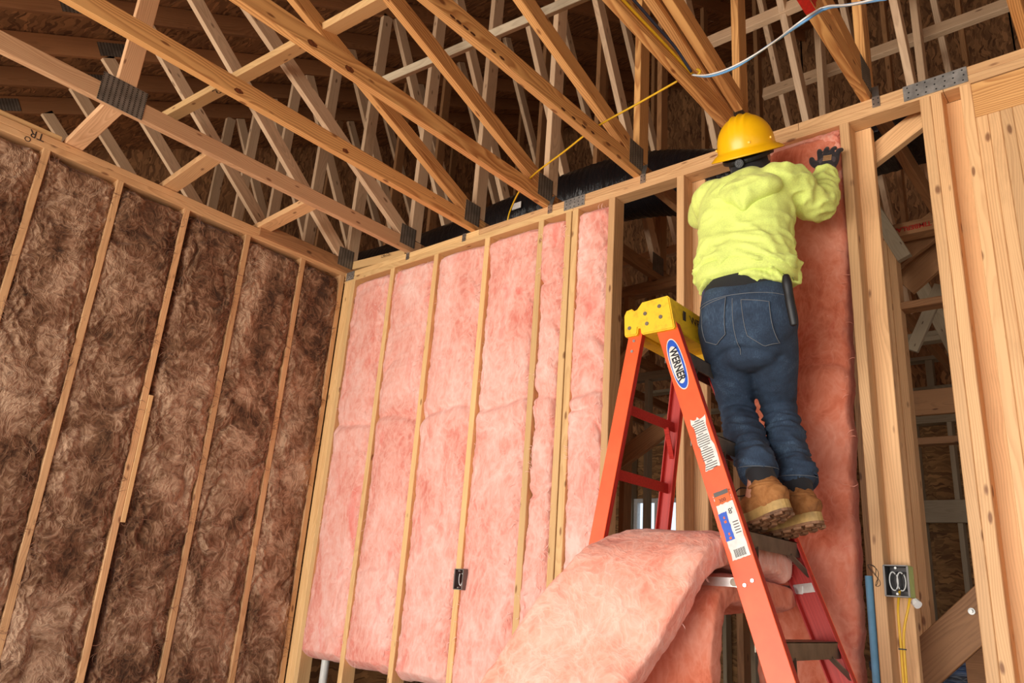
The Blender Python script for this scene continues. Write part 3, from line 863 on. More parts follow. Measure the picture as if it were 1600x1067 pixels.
# its paler top end, folded over against the plate
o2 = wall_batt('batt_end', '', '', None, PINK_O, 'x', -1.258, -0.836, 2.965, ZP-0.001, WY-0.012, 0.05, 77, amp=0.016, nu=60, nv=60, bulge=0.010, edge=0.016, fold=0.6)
fix_normals(o2, (0, -1, 0))
for k in ('label', 'category'): del o2[k]
o2.parent = o; o2.matrix_parent_inverse = world_matrix(o).inverted()

def ribbon(name, path, wid, thick, mat, seed, nu=64, sub=14, amp=0.012, waxis=None):
    """draped batt: rounded slab swept along a path; waxis gives the width direction per path point"""
    C = catmull(path, sub); A = catmull(waxis, sub)
    T = np.gradient(C, axis=0); T /= np.linalg.norm(T, axis=1)[:, None]
    A = A-T*np.sum(A*T, axis=1)[:, None]; A /= np.linalg.norm(A, axis=1)[:, None]
    N = np.cross(T, A)
    th = np.linspace(0, 2*math.pi, nu, endpoint=False); e = 0.34
    cx = np.sign(np.cos(th))*np.abs(np.cos(th))**e*wid/2; cy = np.sign(np.sin(th))*np.abs(np.sin(th))**e*thick/2
    n = len(C)
    k = np.arange(n); taper = np.clip(np.minimum(k, n-1-k)/5.0, 0.12, 1)**0.5
    V = C[:, None, :]+A[:, None, :]*(cx[None, :, None]*(0.9+0.1*taper[:, None, None]))+N[:, None, :]*cy[None, :, None]*taper[:, None, None]
    Nn = A[:, None, :]*np.cos(th)[None, :, None]+N[:, None, :]*np.sin(th)[None, :, None]
    P = V.reshape(-1, 3)+seed
    h = amp*(1.0*fbm(P*5, 3)+0.5*fbm(P*17, 3)+0.25*fbm(P*46, 2))
    X = V.reshape(-1, 3)+Nn.reshape(-1, 3)*h[:, None]
    c = X.mean(axis=0)
    caps = [tuple(range(nu-1, -1, -1)), tuple((n-1)*nu+j for j in range(nu))]
    me = grid_mesh(name, X-c, nu, n, closed_u=True, extra=caps)
    bm = bmesh.new(); bm.from_mesh(me); bmesh.ops.recalc_face_normals(bm, faces=bm.faces); bm.to_mesh(me); bm.free()
    return link(name, me, mat, None, loc=c)
path = [(-1.72, 1.42, 0.08), (-1.64, 1.56, 0.40), (-1.51, 1.76, 0.80), (-1.405, 1.93, 1.10), (-1.30, 2.06, 1.33), (-1.265, 2.17, 1.435), (-1.25, 2.30, 1.475), (-1.235, 2.45, 1.47), (-1.215, 2.58, 1.45), (-1.19, 2.68, 1.40)]
wax = [(1, 0.3, 0)]*5+[(1, 0.12, 0)]*2+[(1, 0.0, 0)]*3
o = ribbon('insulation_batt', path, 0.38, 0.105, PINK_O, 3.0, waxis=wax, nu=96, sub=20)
tag(o, 'salmon pink batt draped over the ladder spreader, hanging toward the viewer', 'insulation')
fibres(o, TUFT_P, 260, 0.020, 120)
path = [(-1.16, 2.70, 1.315), (-1.20, 2.58, 1.345), (-1.23, 2.44, 1.355), (-1.25, 2.33, 1.345), (-1.26, 2.265, 1.28), (-1.27, 2.25, 1.10), (-1.28, 2.25, 0.85), (-1.28, 2.25, 0.55)]
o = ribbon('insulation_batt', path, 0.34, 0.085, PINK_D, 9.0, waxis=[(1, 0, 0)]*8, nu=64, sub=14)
tag(o, 'folded end of salmon insulation hanging inside the ladder under the draped batt', 'insulation')

# ================================================================== LADDER
OR = NT('orange_fibreglass'); tc = OR.n('ShaderNodeTexCoord')
f1 = OR.noise(tc.outputs['Object'], 9, 4, 0.6)
OR.l(OR.ramp(f1, [(0.3, lin((238, 84, 36))), (0.7, lin((250, 98, 46)))]), OR.b.inputs['Base Color']); OR.b.inputs['Roughness'].default_value = 0.42
ORANGE = OR.m
RD = NT('red_fibreglass_inside'); tc = RD.n('ShaderNodeTexCoord')
f1 = RD.noise(RD.vmath('MULTIPLY', tc.outputs['Object'], (2.0, 160.0, 160.0)), 1.0, 3, 0.6)
RD.l(RD.ramp(f1, [(0.3, lin((168, 34, 28))), (0.7, lin((206, 58, 46)))]), RD.b.inputs['Base Color']); RD.b.inputs['Roughness'].default_value = 0.5
RD.bump(f1, 0.3, 0.002); REDIN = RD.m
YT = NT('yellow_moulded_cap'); tc = YT.n('ShaderNodeTexCoord'); f1 = YT.noise(tc.outputs['Object'], 26, 5, 0.7)
YT.l(YT.ramp(f1, [(0.25, lin((206, 152, 24))), (0.5, lin((242, 194, 32)))]), YT.b.inputs['Base Color']); YT.b.inputs['Roughness'].default_value = 0.5
YCAP = YT.m
LC = np.array([-1.33, 2.445, 0.0]); HT = 2.26; WT, WB = 0.174, 0.314
FT, FB, RT, RB = 0.037, 0.841, -0.075, -0.415
ld = thing('step_ladder', 'orange fibreglass step ladder with a yellow top, the worker standing on it', 'ladder', (-1.2, 2.445, 0))
def lp(z, kind, side, d=0.0, b=0.0):
    t = z/HT
    a = (FB+(FT-FB)*t) if kind == 'f' else (RB+(RT-RB)*t)
    return LC+np.array([a+d, side*(WB+(WT-WB)*t)+b, z])
def rail(kind, side, web, fl):
    p0, p1 = lp(0.02, kind, side), lp(HT+0.03, kind, side)
    t = (p1-p0)/np.linalg.norm(p1-p0)
    ax = np.array([1.0, 0, 0]); ax -= t*(ax@t); ax /= np.linalg.norm(ax)
    nv = np.cross(t, ax); nv = nv if nv[1]*side < 0 else -nv     # points inwards
    o = board('rail', p0, p1, web, 0.005, ax, ORANGE, ld, ch=0.0012)
    # ribbed inner skin and the two flanges
    board('inner_face', p0+nv*0.0042, p1+nv*0.0042, web-0.006, 0.0025, ax, REDIN, o, ch=0.0005)
    for s in (-1, 1):
        board('flange', p0+ax*s*(web/2-0.003)+nv*fl/2, p1+ax*s*(web/2-0.003)+nv*fl/2, fl, 0.005, nv, REDIN, o, ch=0.0012)
    foot = MB(); foot.bar(p0-t*0.03, p0+t*0.05, web+0.012, fl+0.01, ax, 0.004); foot.build('foot', BLACK, ld)
    return o, t, ax, nv
rails = {}
for side in (-1, 1):
    rails['f', side] = rail('f', side, 0.080, 0.030)
    rails['r', side] = rail('r', side, 0.056, 0.024)
# steps
for k in range(1, 8):
    z = 0.305*k
    if z > 2.2: continue
    p, q = lp(z, 'f', -1, 0.0, 0.008), lp(z, 'f', 1, 0.0, -0.008)
    s = MB()
    s.bar(p+[0, 0, -0.002], q+[0, 0, -0.002], 0.084, 0.004, (1, 0, 0), 0.001)
    s.bar(p+[0.040, 0, -0.025], q+[0.040, 0, -0.025], 0.050, 0.004, (0, 0, 1), 0.001)
    s.bar(p+[-0.040, 0, -0.018], q+[-0.040, 0, -0.018], 0.034, 0.004, (0, 0, 1), 0.001)
    st = s.build('step', ALU, ld)
    for sd in (-1, 1):
        e = lp(z, 'f', sd, 0.0, -sd*0.010)
        e2 = lp(z-0.11, 'f', sd, 0.032, -sd*0.004)
        MB().bar(e+np.array([0.036, -sd*0.075, -0.045]), e2, 0.020, 0.004, (1, 0, 0)).build('step_brace', ALU, st)
        rv = MB()
        for dz in (-0.012, -0.035):
            rv.cyl(lp(z+dz, 'f', sd, 0.012, sd*0.002), lp(z+dz, 'f', sd, 0.012, sd*0.0055), 0.005, 8)
# rear rungs with braces
for k, z in enumerate((0.42, 0.80, 1.13, 1.46, 1.72, 1.955)):
    p, q = lp(z, 'r', -1, 0, 0.008), lp(z, 'r', 1, 0, -0.008)
    rr = MB(); rr.bar(p, q, 0.038, 0.004, (0, 0, 1), 0.001); rr.bar(p+[-0.012, 0, 0.018], q+[-0.012, 0, 0.018], 0.026, 0.004, (1, 0, 0), 0.001)
    r_ = rr.build('rear_rung', REDIN, ld)
    if k in (1, 3, 5):
        MB().bar(q+[0.004, -0.07, -0.012], lp(z-0.12, 'r', 1, 0.004, -0.006), 0.02, 0.004, (1, 0, 0)).build('rung_brace', REDIN, r_)
# spreaders
ZS = 1.372
for sd in (-1, 1):
    p = lp(ZS, 'f', sd, -0.01, -sd*0.012); q = lp(ZS+0.0, 'r', sd, 0.0, -sd*0.012); m = (p+q)/2
    sp = MB(); sp.bar(p, m+[-0.01, 0, 0.0], 0.026, 0.003, (0, 0, 1)); sp.bar(m+[0.01, -sd*0.004, 0], q+[0, -sd*0.004, 0], 0.026, 0.003, (0, 0, 1))
    so = sp.build('spreader', STEEL, ld)
    MB().bar(lp(ZS, 'f', sd, -0.045, -sd*0.0085), lp(ZS+0.012, 'f', sd, 0.034, -sd*0.0085), 0.030, 0.003, (0, 0, 1)).build('spreader_bracket', STEEL, so)
    MB().cyl(p+[-0.04, 0.006, 0], p+[-0.04, -0.006, 0], 0.012, 10).build('pivot', ALU, so)
# rivets on the outside of the near rails
rv = MB()
for z, k in ((ZS, 'f'), (2.16, 'r'), (2.20, 'r')):
    for d in ((-0.014, 0.014) if k == 'f' else (0.0,)):
        c = lp(z+d*0.5, k, -1, d, -0.003); rv.cyl(c+[0, -0.003, 0], c+[0, 0.001, 0], 0.0055, 10)
rv.build('rivet', STEEL, ld)
rv = MB()
for z in (2.16, 2.20):
    c = lp(z, 'r', 1, 0.0, -0.010); rv.cyl(c+[0, -0.004, 0], c+[0, 0.001, 0], 0.0055, 10)
rv.build('rivet', STEEL, ld)
MB().bar(lp(2.13, 'r', 1, 0, -0.007), lp(2.26, 'r', 1, 0, -0.007), 0.05, 0.003, (1, 0, 0)).build('hinge_plate', ZINC, ld)
# moulded cap: end profile swept along Y, open below
prof = [(-0.118, 2.225), (-0.121, 2.300), (-0.112, 2.318), (-0.090, 2.322), (-0.078, 2.312), (-0.066, 2.316), (-0.046, 2.340), (0.058, 2.346), (0.066, 2.338), (0.088, 2.222), (0.083, 2.216), (-0.040, 2.214), (-0.048, 2.222), (-0.050, 2.240), (-0.060, 2.242), (-0.062, 2.222), (-0.068, 2.216), (-0.113, 2.216)]
def cap_piece(name, y0, y1, pr_, mat, parent):
    n = len(pr_); V = [(LC[0]+a, y, z) for y in (y0, y1) for a, z in pr_]
    F = [tuple(range(n-1, -1, -1)), tuple(range(n, 2*n))]+[(i, (i+1) % n, n+(i+1) % n, n+i) for i in range(n)]
    me = mesh(name, np.array(V)-LC-[0, 0, 2.28], F)
    bm = bmesh.new(); bm.from_mesh(me)
    bmesh.ops.bevel(bm, geom=[e for e in bm.edges if abs((e.verts[0].co-e.verts[1].co).y) < 1e-5], offset=0.004, segments=2, affect='EDGES')
    bmesh.ops.recalc_face_normals(bm, faces=bm.faces)
    bm.to_mesh(me); bm.free()
    return link(name, me, mat, parent, loc=LC+[0, 0, 2.28])
YN, YF = LC[1]-WT-0.022, LC[1]+WT+0.022
cp = cap_piece('top_cap', YN, YF, prof, YCAP, ld)
# tool holes, near end rivets, moulded foot that grips the far rails
hb = MB()
for a, z in ((-0.095, 2.247), (-0.030, 2.292), (-0.022, 2.252), (0.028, 2.310), (0.034, 2.268)):
    hb.cyl((LC[0]+a, YN-0.0022, z), (LC[0]+a, YN+0.001, z), 0.0075, 12)
hb.build('rivet', ALU, cp)
MB().box((LC[0]+0.03, YF-0.05, 2.20), (0.085, 0.06, 0.07), ch=0.008).build('cap_socket', YCAP, cp)
text_mesh('cap_lettering', 'WERNER', 0.046, INK, cp, (LC[0]+0.0795, LC[1]+0.04, 2.292), (0, 1, 0), (-0.19, 0, 1), 0.0004, xs=1.1)
lz = MB()
for s in (-1, 1): lz.box((LC[0]+0.0795, LC[1]+0.04+s*0.145, 2.292), (0.0012, 0.02, 0.035))
lz.build('cap_emblem', INK, cp)

# stickers on the near front rail
ro, rt_, rax, rnv = rails['f', -1]
def rail_pt(z, d): 
    p = lp(z, 'f', -1); return p+rax*d-rnv*0.0030
up_r = rt_; right_r = rax
outn = -rnv
def plate(name, z, d, wdt, hgt, mat, parent, lift=0.0004, shape='rect', rough_edge=0.0, seed=1):
    c = rail_pt(z, d)+outn*lift
    if shape == 'oval':
        pts = [(wdt/2*math.cos(a)*(1-0.10*math.cos(2*a)), hgt/2*math.sin(a)) for a in np.arange(48)*2*math.pi/48]
    else:
        pts = []
        rr = random.Random(seed)
        n = 10
        for k in range(n): pts.append((-wdt/2+wdt*k/n, -hgt/2+rr.uniform(-1, 1)*rough_edge*0.2))
        for k in range(n): pts.append((wdt/2-abs(rr.uniform(0, 1))*rough_edge*0.6, -hgt/2+hgt*k/n))
        for k in range(n): pts.append((wdt/2-wdt*k/n, hgt/2-abs(rr.uniform(0, 1))*rough_edge))
        for k in range(n): pts.append((-wdt/2+abs(rr.uniform(0, 1))*rough_edge*0.6, hgt/2-hgt*k/n))
    V = [c+right_r*a+up_r*b for a, b in pts]
    return mesh_link(name, V, mat, parent, c)
def mesh_link(name, V, mat, parent, c):
    n = len(V); V2 = [v+outn*0.0006 for v in V]
    F = [tuple(range(n)), tuple(range(2*n-1, n-1, -1))]+[(i, n+i, n+(i+1) % n, (i+1) % n) for i in range(n)]
    me = mesh(name, np.array(list(V2)+list(V))-c, F)
    bm = bmesh.new(); bm.from_mesh(me); bmesh.ops.recalc_face_normals(bm, faces=bm.faces); bm.to_mesh(me); bm.free()
    return link(name, me, mat, parent, loc=c)
BLUE = plain('label_blue', (30, 84, 190), 0.45); LWHITE = plain('label_white', (226, 222, 214), 0.5, 0, 0.1, 40); LGREY = plain('label_print', (96, 92, 88), 0.6); LORG = plain('label_orange', (224, 98, 30), 0.5)
ov = plate('brand_oval', 2.087, -0.002, 0.060, 0.205, LWHITE, ro, 0.0004, 'oval')
plate('oval_ring', 2.087, -0.002, 0.054, 0.196, BLUE, ov, 0.0009, 'oval')
plate('oval_field', 2.084, -0.004, 0.043, 0.150, LWHITE, ov, 0.0014, 'oval')
c = rail_pt(2.084, -0.003)+outn*0.0024
text_mesh('oval_lettering', 'WERNER', 0.040, BLACK, ov, c, tuple(-up_r), tuple(right_r), 0.0003, xs=0.80, bold=0.0012)
lb = plate('warning_label', 1.800, 0.006, 0.058, 0.185, LWHITE, ro, 0.0004, 'rect', 0.014, 4)
pr_ = MB()
rr = random.Random(5)
def print_row(mb, z, d, L, th, lift=0.0013):
    cc = rail_pt(z, d)+outn*lift; mb.bar(cc-right_r*L/2, cc+right_r*L/2, th, 0.0004, up_r)
for k in range(22): print_row(pr_, 1.873-0.0075*k, 0.002+rr.uniform(-0.002, 0.002), 0.042 if k % 6 else 0.02, 0.003)
pr_.build('small_print', LGREY, lb)
sl_ = plate('size_label', 1.537, 0.004, 0.060, 0.205, LWHITE, ro, 0.0004, 'rect', 0.004, 8)
plate('label_top', 1.622, 0.004, 0.0602, 0.042, LORG, sl_, 0.0011, 'rect', 0.008, 9)
plate('label_badge', 1.634, 0.004, 0.048, 0.014, LGREY, sl_, 0.0019, 'rect', 0.001, 10)
plate('label_blue_panel', 1.537, -0.012, 0.030, 0.088, BLUE, sl_, 0.0011, 'rect', 0.003, 11)
pk = MB()
for k in (0, 1, 4, 5): print_row(pk, 1.562-0.012*k, -0.010, 0.008 if k % 2 else 0.005, 0.0075, 0.0019)
pk.build('label_figures', LORG, sl_)
pk = MB()
for k in range(5): print_row(pk, 1.542-0.008*k, 0.020, 0.018, 0.003, 0.0013)
for k in range(14):
    cc = rail_pt(1.457, -0.012+0.0026*k)+outn*0.0013; pk.bar(cc-up_r*0.012, cc+up_r*0.012, 0.0012 if k % 3 else 0.002, 0.0004, right_r)
pk.build('barcode', LGREY, sl_)
text_mesh('label_size_text', "8'", 0.024, BLACK, sl_, rail_pt(1.574, 0.017)+outn*0.0016, tuple(right_r), tuple(up_r), 0.0003)
text_mesh('label_rating_text', "300", 0.016, BLACK, sl_, rail_pt(1.612, 0.002)+outn*0.0022, tuple(right_r), tuple(up_r), 0.0003)

# ================================================================== DUCT, CABLES, BOXES, PIPES
DK = NT('black_duct_film'); tc = DK.n('ShaderNodeTexCoord')
fz = DK.noise(DK.vmath('MULTIPLY', tc.outputs['Object'], (26.0, 5.0, 5.0)), 1.0, 5, 0.65, 0.6)
DK.b.inputs['Base Color'].default_value = lin((20, 20, 23)); DK.b.inputs['Roughness'].default_value = 0.28
DK.bump(fz, 0.8, 0.02); DUCT = DK.m
nv, nu = 260, 40
xs_ = np.linspace(-4.9, 0.9, nv); th = np.arange(nu)*2*math.pi/nu
XX, TH = np.meshgrid(xs_, th, indexing='ij')
cy = 3.52+0.03*np.sin(XX*1.3); cz = 3.70+0.03*np.sin(XX*2.1+1)-0.25/(1+np.exp(-(XX+1.75)*5))
R_ = 0.195+0.004*np.sin(XX*2*math.pi/0.045)+0.010*pn(np.stack([XX.ravel()*5, np.cos(TH).ravel()*3, np.sin(TH).ravel()*3], 1)).reshape(XX.shape)
Vd = np.stack([XX, cy+R_*np.cos(TH), np.maximum(cz+R_*np.sin(TH), ZT+0.09)], -1)
c = np.array([-2.0, 3.58, 3.6])
me = grid_mesh('flexible_duct', Vd.reshape(-1, 3)-c, nu, nv, closed_u=True, extra=[tuple(range(nu)), tuple((nv-1)*nu+j for j in range(nu))])
bm = bmesh.new(); bm.from_mesh(me); bmesh.ops.recalc_face_normals(bm, faces=bm.faces); bm.to_mesh(me); bm.free()
du = link('flexible_duct', me, DUCT, None, loc=c)
tag(du, 'black plastic covered flexible duct lying across the truss chords behind the pink wall', 'duct')
dl = onY(808, 322, 3.33)
MB().box((dl[0], 3.325, dl[2]), (0.075, 0.004, 0.045)).build('duct_label', LWHITE, du)

def cable(name, pts, r, mat, label, cat, sub=6):
    o = MB().tube(pts, r, 8, sub).build(name, mat, None, smooth=True)
    return tag(o, label, cat)
zt2 = ZT+0.095
cable('power_cable', [onY(793, 344, WY+0.05)+[0, 0, -0.02], onY(797, 330, WY+0.02), onY(812, 298, 2.78), onZ(835, 272, zt2+0.01), onZ(880, 238, zt2+0.004), onZ(931, 199, zt2+0.004), onZ(1000, 160, zt2+0.01), onZ(1058, 127, zt2+0.008)], 0.0048, YEL_CABLE, 'yellow cable stretched across the trusses from the plate up to the hard hat truss', 'cable')
xc = -1.27+0.026
cable('power_cable', [onX(968, -6, xc), onX(1000, 28, xc), onX(1040, 70, xc), onX(1070, 103, xc), onX(1086, 118, xc+0.01), onX(1094, 112, xc+0.03), onX(1088, 108, xc+0.02)], 0.006, YEL_CABLE, 'yellow cable tied along the orange chord above the hard hat, ending in a loop', 'cable')
cable('power_cable', [onX(985, -6, xc+0.008), onX(1020, 34, xc+0.01), onX(1055, 74, xc+0.01), onX(1080, 112, xc+0.012)], 0.006, plain('dark_blue_cable', (44, 52, 78), 0.5), 'dark blue cable tied along the orange chord above the hard hat', 'cable')
P0 = [onX(1082, 117, xc+0.01), onY(1110, 119, 2.32), onY(1150, 105, 2.28), onY(1200, 72, 2.24), onX(1255, 35, -0.665), onX(1290, 14, -0.62), onY(1330, 7, 1.9), onY(1385, -2, 1.8)]
cable('data_cable', P0, 0.0045, plain('blue_cable', (104, 160, 208), 0.45), 'light blue cable hanging from the hard hat truss to the red painted truss', 'cable')
cable('data_cable', [q+np.array([0.002*math.cos(k*2.1), -0.007, -0.0065*math.cos(k*2.1)]) for k, q in enumerate(P0)], 0.003, WHITE, 'white cable twisted alongside the light blue cable at upper right', 'cable')

def junction_box(x0, x1, z0, z1, label, side_mat, wire, proud=0.012):
    y0, y1 = WY-proud, WY+0.055; t = 0.004
    cx, cz = (x0+x1)/2, (z0+z1)/2
    root = thing('switch_box', label, 'electrical box', (cx, WY, cz))
    s = MB()
    s.box((cx, y1, cz), (x1-x0, t, z1-z0)); s.box((x0, (y0+y1)/2, cz), (t, y1-y0, z1-z0))
    s.box((cx, (y0+y1)/2, z0), (x1-x0, y1-y0, t)); s.box((cx, (y0+y1)/2, z1), (x1-x0, y1-y0, t))
    s.build('box_shell', plain('box_grey', (70, 66, 66), 0.5, 0.4), root)
    MB().box((x1, (y0+y1)/2, cz), (t, y1-y0, z1-z0+0.002)).build('box_side', side_mat, root)
    rim = MB()
    for x in (x0, x1): rim.box((x, y0, cz), (0.006, 0.003, z1-z0))
    for z in (z0, z1): rim.box((cx, y0, z), (x1-x0, 0.003, 0.004))
    rim.build('box_rim', plain('box_edge', (120, 116, 112), 0.5, 0.3), root)
    tb = MB()
    for dz in (z1-0.008, z0+0.008): tb.cyl((cx, y0-0.001, dz), (cx, y0+0.01, dz), 0.004, 10)
    tb.build('screw_lug', ZINC, root)
    rr = random.Random(int(abs(x0)*100))
    for k in range(wire):
        a0 = rr.uniform(0, 6); ccx = cx+(k/max(1, wire-1)-0.5)*(x1-x0)*0.45
        pts = [(ccx+(x1-x0)*0.17*math.cos(a0+a), y0+0.025+0.004*k+0.002*a, cz+(z1-z0)*0.30*math.sin(a0+a)) for a in np.linspace(0, 6.2, 12)]
        MB().tube(pts, 0.0022, 6, 3).build('wire', WHITE if k % 2 == 0 else BLACK, root, smooth=True)
    return root
junction_box(-2.806, -2.748, 1.292, 1.388, 'small grey switch box nailed to the stud between pink batts', plain('box_side_grey', (120, 108, 104), 0.5, 0.2), 2, 0.042)
bx = junction_box(-0.790, -0.716, 1.375, 1.475, 'two gang switch box with lime side and coiled white wires on the right hand stud', plain('box_lime', (206, 226, 140), 0.5), 4)
MB().cyl((-0.712, WY+0.03, 1.362), (-0.700, WY+0.02, 1.352), 0.014, 12).build('cable_clamp', WHITE, bx)
cable('wall_cable', [(-0.755, WY+0.03, 1.40), (-0.757, WY-0.006, 1.33), (-0.757, WY-0.008, 1.22), (-0.760, WY-0.006, 1.0), (-0.762, WY-0.006, 0.6), (-0.762, WY-0.006, 0.1)], 0.0042, YEL_CABLE, 'yellow cable dropping straight from the lime sided switch box', 'cable')
cable('wall_cable', [(-0.722, WY+0.03, 1.395), (-0.724, WY-0.004, 1.345), (-0.745, WY-0.006, 1.26), (-0.749, WY-0.007, 1.15), (-0.751, WY-0.005, 0.9), (-0.752, WY-0.006, 0.1)], 0.0042, YEL_CABLE, 'yellow cable bending out of the right corner of the lime sided switch box', 'cable')
bt = MB()
for z in (1.21, 1.09): bt.box((-0.753, WY-0.008, z), (0.022, 0.012, 0.004))
tag(bt.build('cable_staple', BLACK), 'black staples holding the two yellow cables to the stud', 'staple')
o = MB().cyl((-0.857, WY+0.045, 0.038), (-0.857, WY+0.045, 1.44), 0.013, 16).build('water_pipe', BLUE_PIPE, None, smooth=True)
tag(o, 'light blue upright water pipe beside the salmon batt', 'pipe')
o = MB().cyl((-4.02, WY+0.16, 0.02), (-4.02, WY+0.16, 1.6), 0.024, 16).build('drain_pipe', WHITE_PIPE, None, smooth=True)
tag(o, 'white upright drain pipe under the first pink batt in the corner', 'pipe')
# pen marks
def scribble(name, pts, r, parent, mat=INK): return MB().tube(pts, r, 5, 3).build(name, mat, parent)
sc = [(-0.823+0.022*math.cos(a*2.6)*math.sin(a), WY-0.0012, 1.44+0.036*math.sin(a*1.7)) for a in np.linspace(0, 6.3, 22)]
scribble('pen_mark', sc, 0.0010, wb)
text_mesh('pen_mark', 'TR', 0.06, INK, wl, (LX+0.0012, 0.905, ZL+0.052), (0, -1, 0), (0, 0, -1), 0.0003)
text_mesh('pen_mark', 'O', 0.04, INK, wl, (LX+0.0012, 0.87, ZL+0.012), (0, -1, 0), (0, 0, -1), 0.0003)
text_mesh('pen_mark', 'CR-12x', 0.03, INK, wb, (-3.78, WY+0.05-0.0325, ZT+0.05), (1, 0, 0), (0, 0, 1), 0.0003)
text_mesh('pen_mark', 'SZ', 0.075, INK, b1, (-3.86, 1.655-0.028, 3.94), (1, 0.07, 0), (0, 1, 0.25), 0.0003)
text_mesh('timber_stamp', 'TIMBERLAND', 0.036, RED_INK, w2, (-0.86, 4.0835, ZT-0.040), (-1, 0, 0), (0, 0, -1), 0.0004, bold=0.001, xs=1.05)
MB().box((-1.085, 4.0838, ZT-0.04), (0.05, 0.001, 0.012)).build('timber_stamp', RED_INK, w2)
MB().box((-1.23, 4.0838, ZT-0.04), (0.05, 0.001, 0.012)).build('timber_stamp', RED_INK, w2)
# diagonal plank with a bolt in the passage
dk = thing('diagonal_plank', 'dark brown plank leaning across the passage at lower right with a bolt', 'plank', (-0.6, 3.3, 1.1))
p, q = onY(1405, 1075, 3.35), onY(1570, 925, 3.35)
d_ = (q-p)/np.linalg.norm(q-p)
board('plank', p-d_*0.30, q+d_*0.25, 0.15, 0.038, np.cross(d_, [0, 1, 0]), W_DARK, dk)
bp = onY(1518, 955, 3.325)
bo = MB(); bo.cyl(bp+[0, 0.004, 0], bp+[0, 0.0, 0], 0.012, 14); bo.cyl(bp, bp-np.array([0, 0.012, 0]), 0.006, 6); bo.build('bolt', ZINC, dk)
# wrapped bundle on the floor of the far room
PL = NT('blue_plastic_wrap'); tc = PL.n('ShaderNodeTexCoord'); fz = PL.noise(PL.vmath('MULTIPLY', tc.outputs['Object'], (3, 3, 16)), 1.0, 4, 0.6)
PL.l(PL.ramp(fz, [(0.35, lin((26, 34, 54))), (0.65, lin((88, 116, 160)))]), PL.b.inputs['Base Color']); PL.b.inputs['Roughness'].default_value = 0.3; PL.bump(fz, 0.8, 0.03)
nz, nt = 24, 60
zz = np.linspace(0.02, 1.16, nz); th = np.arange(nt)*2*math.pi/nt
ZZ, TT = np.meshgrid(zz, th, indexing='ij')
rx = np.sign(np.cos(TT))*np.abs(np.cos(TT))**0.4*0.8; ry = np.sign(np.sin(TT))*np.abs(np.sin(TT))**0.4*0.4
k = 1+0.05*np.sin(ZZ*22)+0.04*pn(np.stack([rx.ravel()*4, ry.ravel()*4, ZZ.ravel()*9], 1)).reshape(ZZ.shape)
Vb = np.stack([rx*k, ry*k, ZZ], -1)
me = grid_mesh('wrapped_bundle', Vb.reshape(-1, 3), nt, nz, closed_u=True, extra=[tuple((nz-1)*nt+j for j in range(nt))])
o = link('wrapped_bundle', me, PL.m, None, loc=(-1.25, 7.2, 0)); tag(o, 'bundle wrapped in blue plastic on the floor of the far room', 'bundle')

# ================================================================== WORKER
def cloth(name, rgb, scale=220.0, var=0.10, rough=0.85, fold=0.0):
    t = NT(name); tc = t.n('ShaderNodeTexCoord')
    a = t.noise(tc.outputs['Object'], 9, 4, 0.6); b = t.noise(tc.outputs['Object'], scale, 2, 0.5)
    f = t.math('ADD', t.math('MULTIPLY', a, 0.6), t.math('MULTIPLY', b, 0.4))
    c = lin(rgb); lo = tuple(q*(1-var*2) for q in c[:3])+(1,); hi = tuple(min(1, q*(1+var)) for q in c[:3])+(1,)
    t.l(t.ramp(f, [(0.35, lo), (0.65, hi)]), t.b.inputs['Base Color']); t.b.inputs['Roughness'].default_value = rough
    t.b.inputs['Sheen Weight'].default_value = 0.1
    t.bump(b, 0.15, 0.002)
    return t.m
HIVIS = cloth('lime_fleece', (226, 241, 128))
DENIM_T = NT('dark_denim'); tc = DENIM_T.n('ShaderNodeTexCoord')
a_ = DENIM_T.noise(tc.outputs['Object'], 7, 4, 0.6, 0.4); b_ = DENIM_T.noise(DENIM_T.vmath('MULTIPLY', tc.outputs['Object'], (420, 420, 60)), 1.0, 2, 0.6)
f_ = DENIM_T.math('ADD', DENIM_T.math('MULTIPLY', a_, 0.7), DENIM_T.math('MULTIPLY', b_, 0.35))
DENIM_T.l(DENIM_T.ramp(f_, [(0.36, lin((28, 39, 54))), (0.56, lin((46, 63, 84))), (0.76, lin((92, 116, 138)))]), DENIM_T.b.inputs['Base Color'])
DENIM_T.b.inputs['Roughness'].default_value = 0.9; DENIM_T.bump(b_, 0.2, 0.002)
DENIM = DENIM_T.m
THREAD = plain('denim_thread', (118, 120, 122), 0.8)
SKIN = plain('skin', (196, 140, 112), 0.55)
BLACKC = cloth('black_knit', (24, 23, 26)); NAVY = cloth('navy_band', (58, 50, 84))
GLOVE = cloth('grey_glove', (74, 64, 68)); GLOVE_B = cloth('charcoal_palm', (40, 36, 40)); GOLD = plain('gold_print', (188, 140, 90), 0.7)
BOOT = NT('wheat_nubuck'); tc = BOOT.n('ShaderNodeTexCoord'); f1 = BOOT.noise(tc.outputs['Object'], 22, 5, 0.7, 0.5)
BOOT.l(BOOT.ramp(f1, [(0.28, lin((96, 58, 28))), (0.5, lin((152, 98, 48))), (0.75, lin((178, 124, 72)))]), BOOT.b.inputs['Base Color']); BOOT.b.inputs['Roughness'].default_value = 0.85
BOOT.bump(f1, 0.25, 0.004); BOOTM = BOOT.m
SOLE = plain('tan_midsole', (176, 142, 84), 0.6, 0, 0.2, 30); TREAD = plain('brown_tread', (132, 92, 62), 0.7, 0, 0.35, 40)
HATM = plain('yellow_hard_hat', (250, 190, 14), 0.32, 0, 0.03, 8)

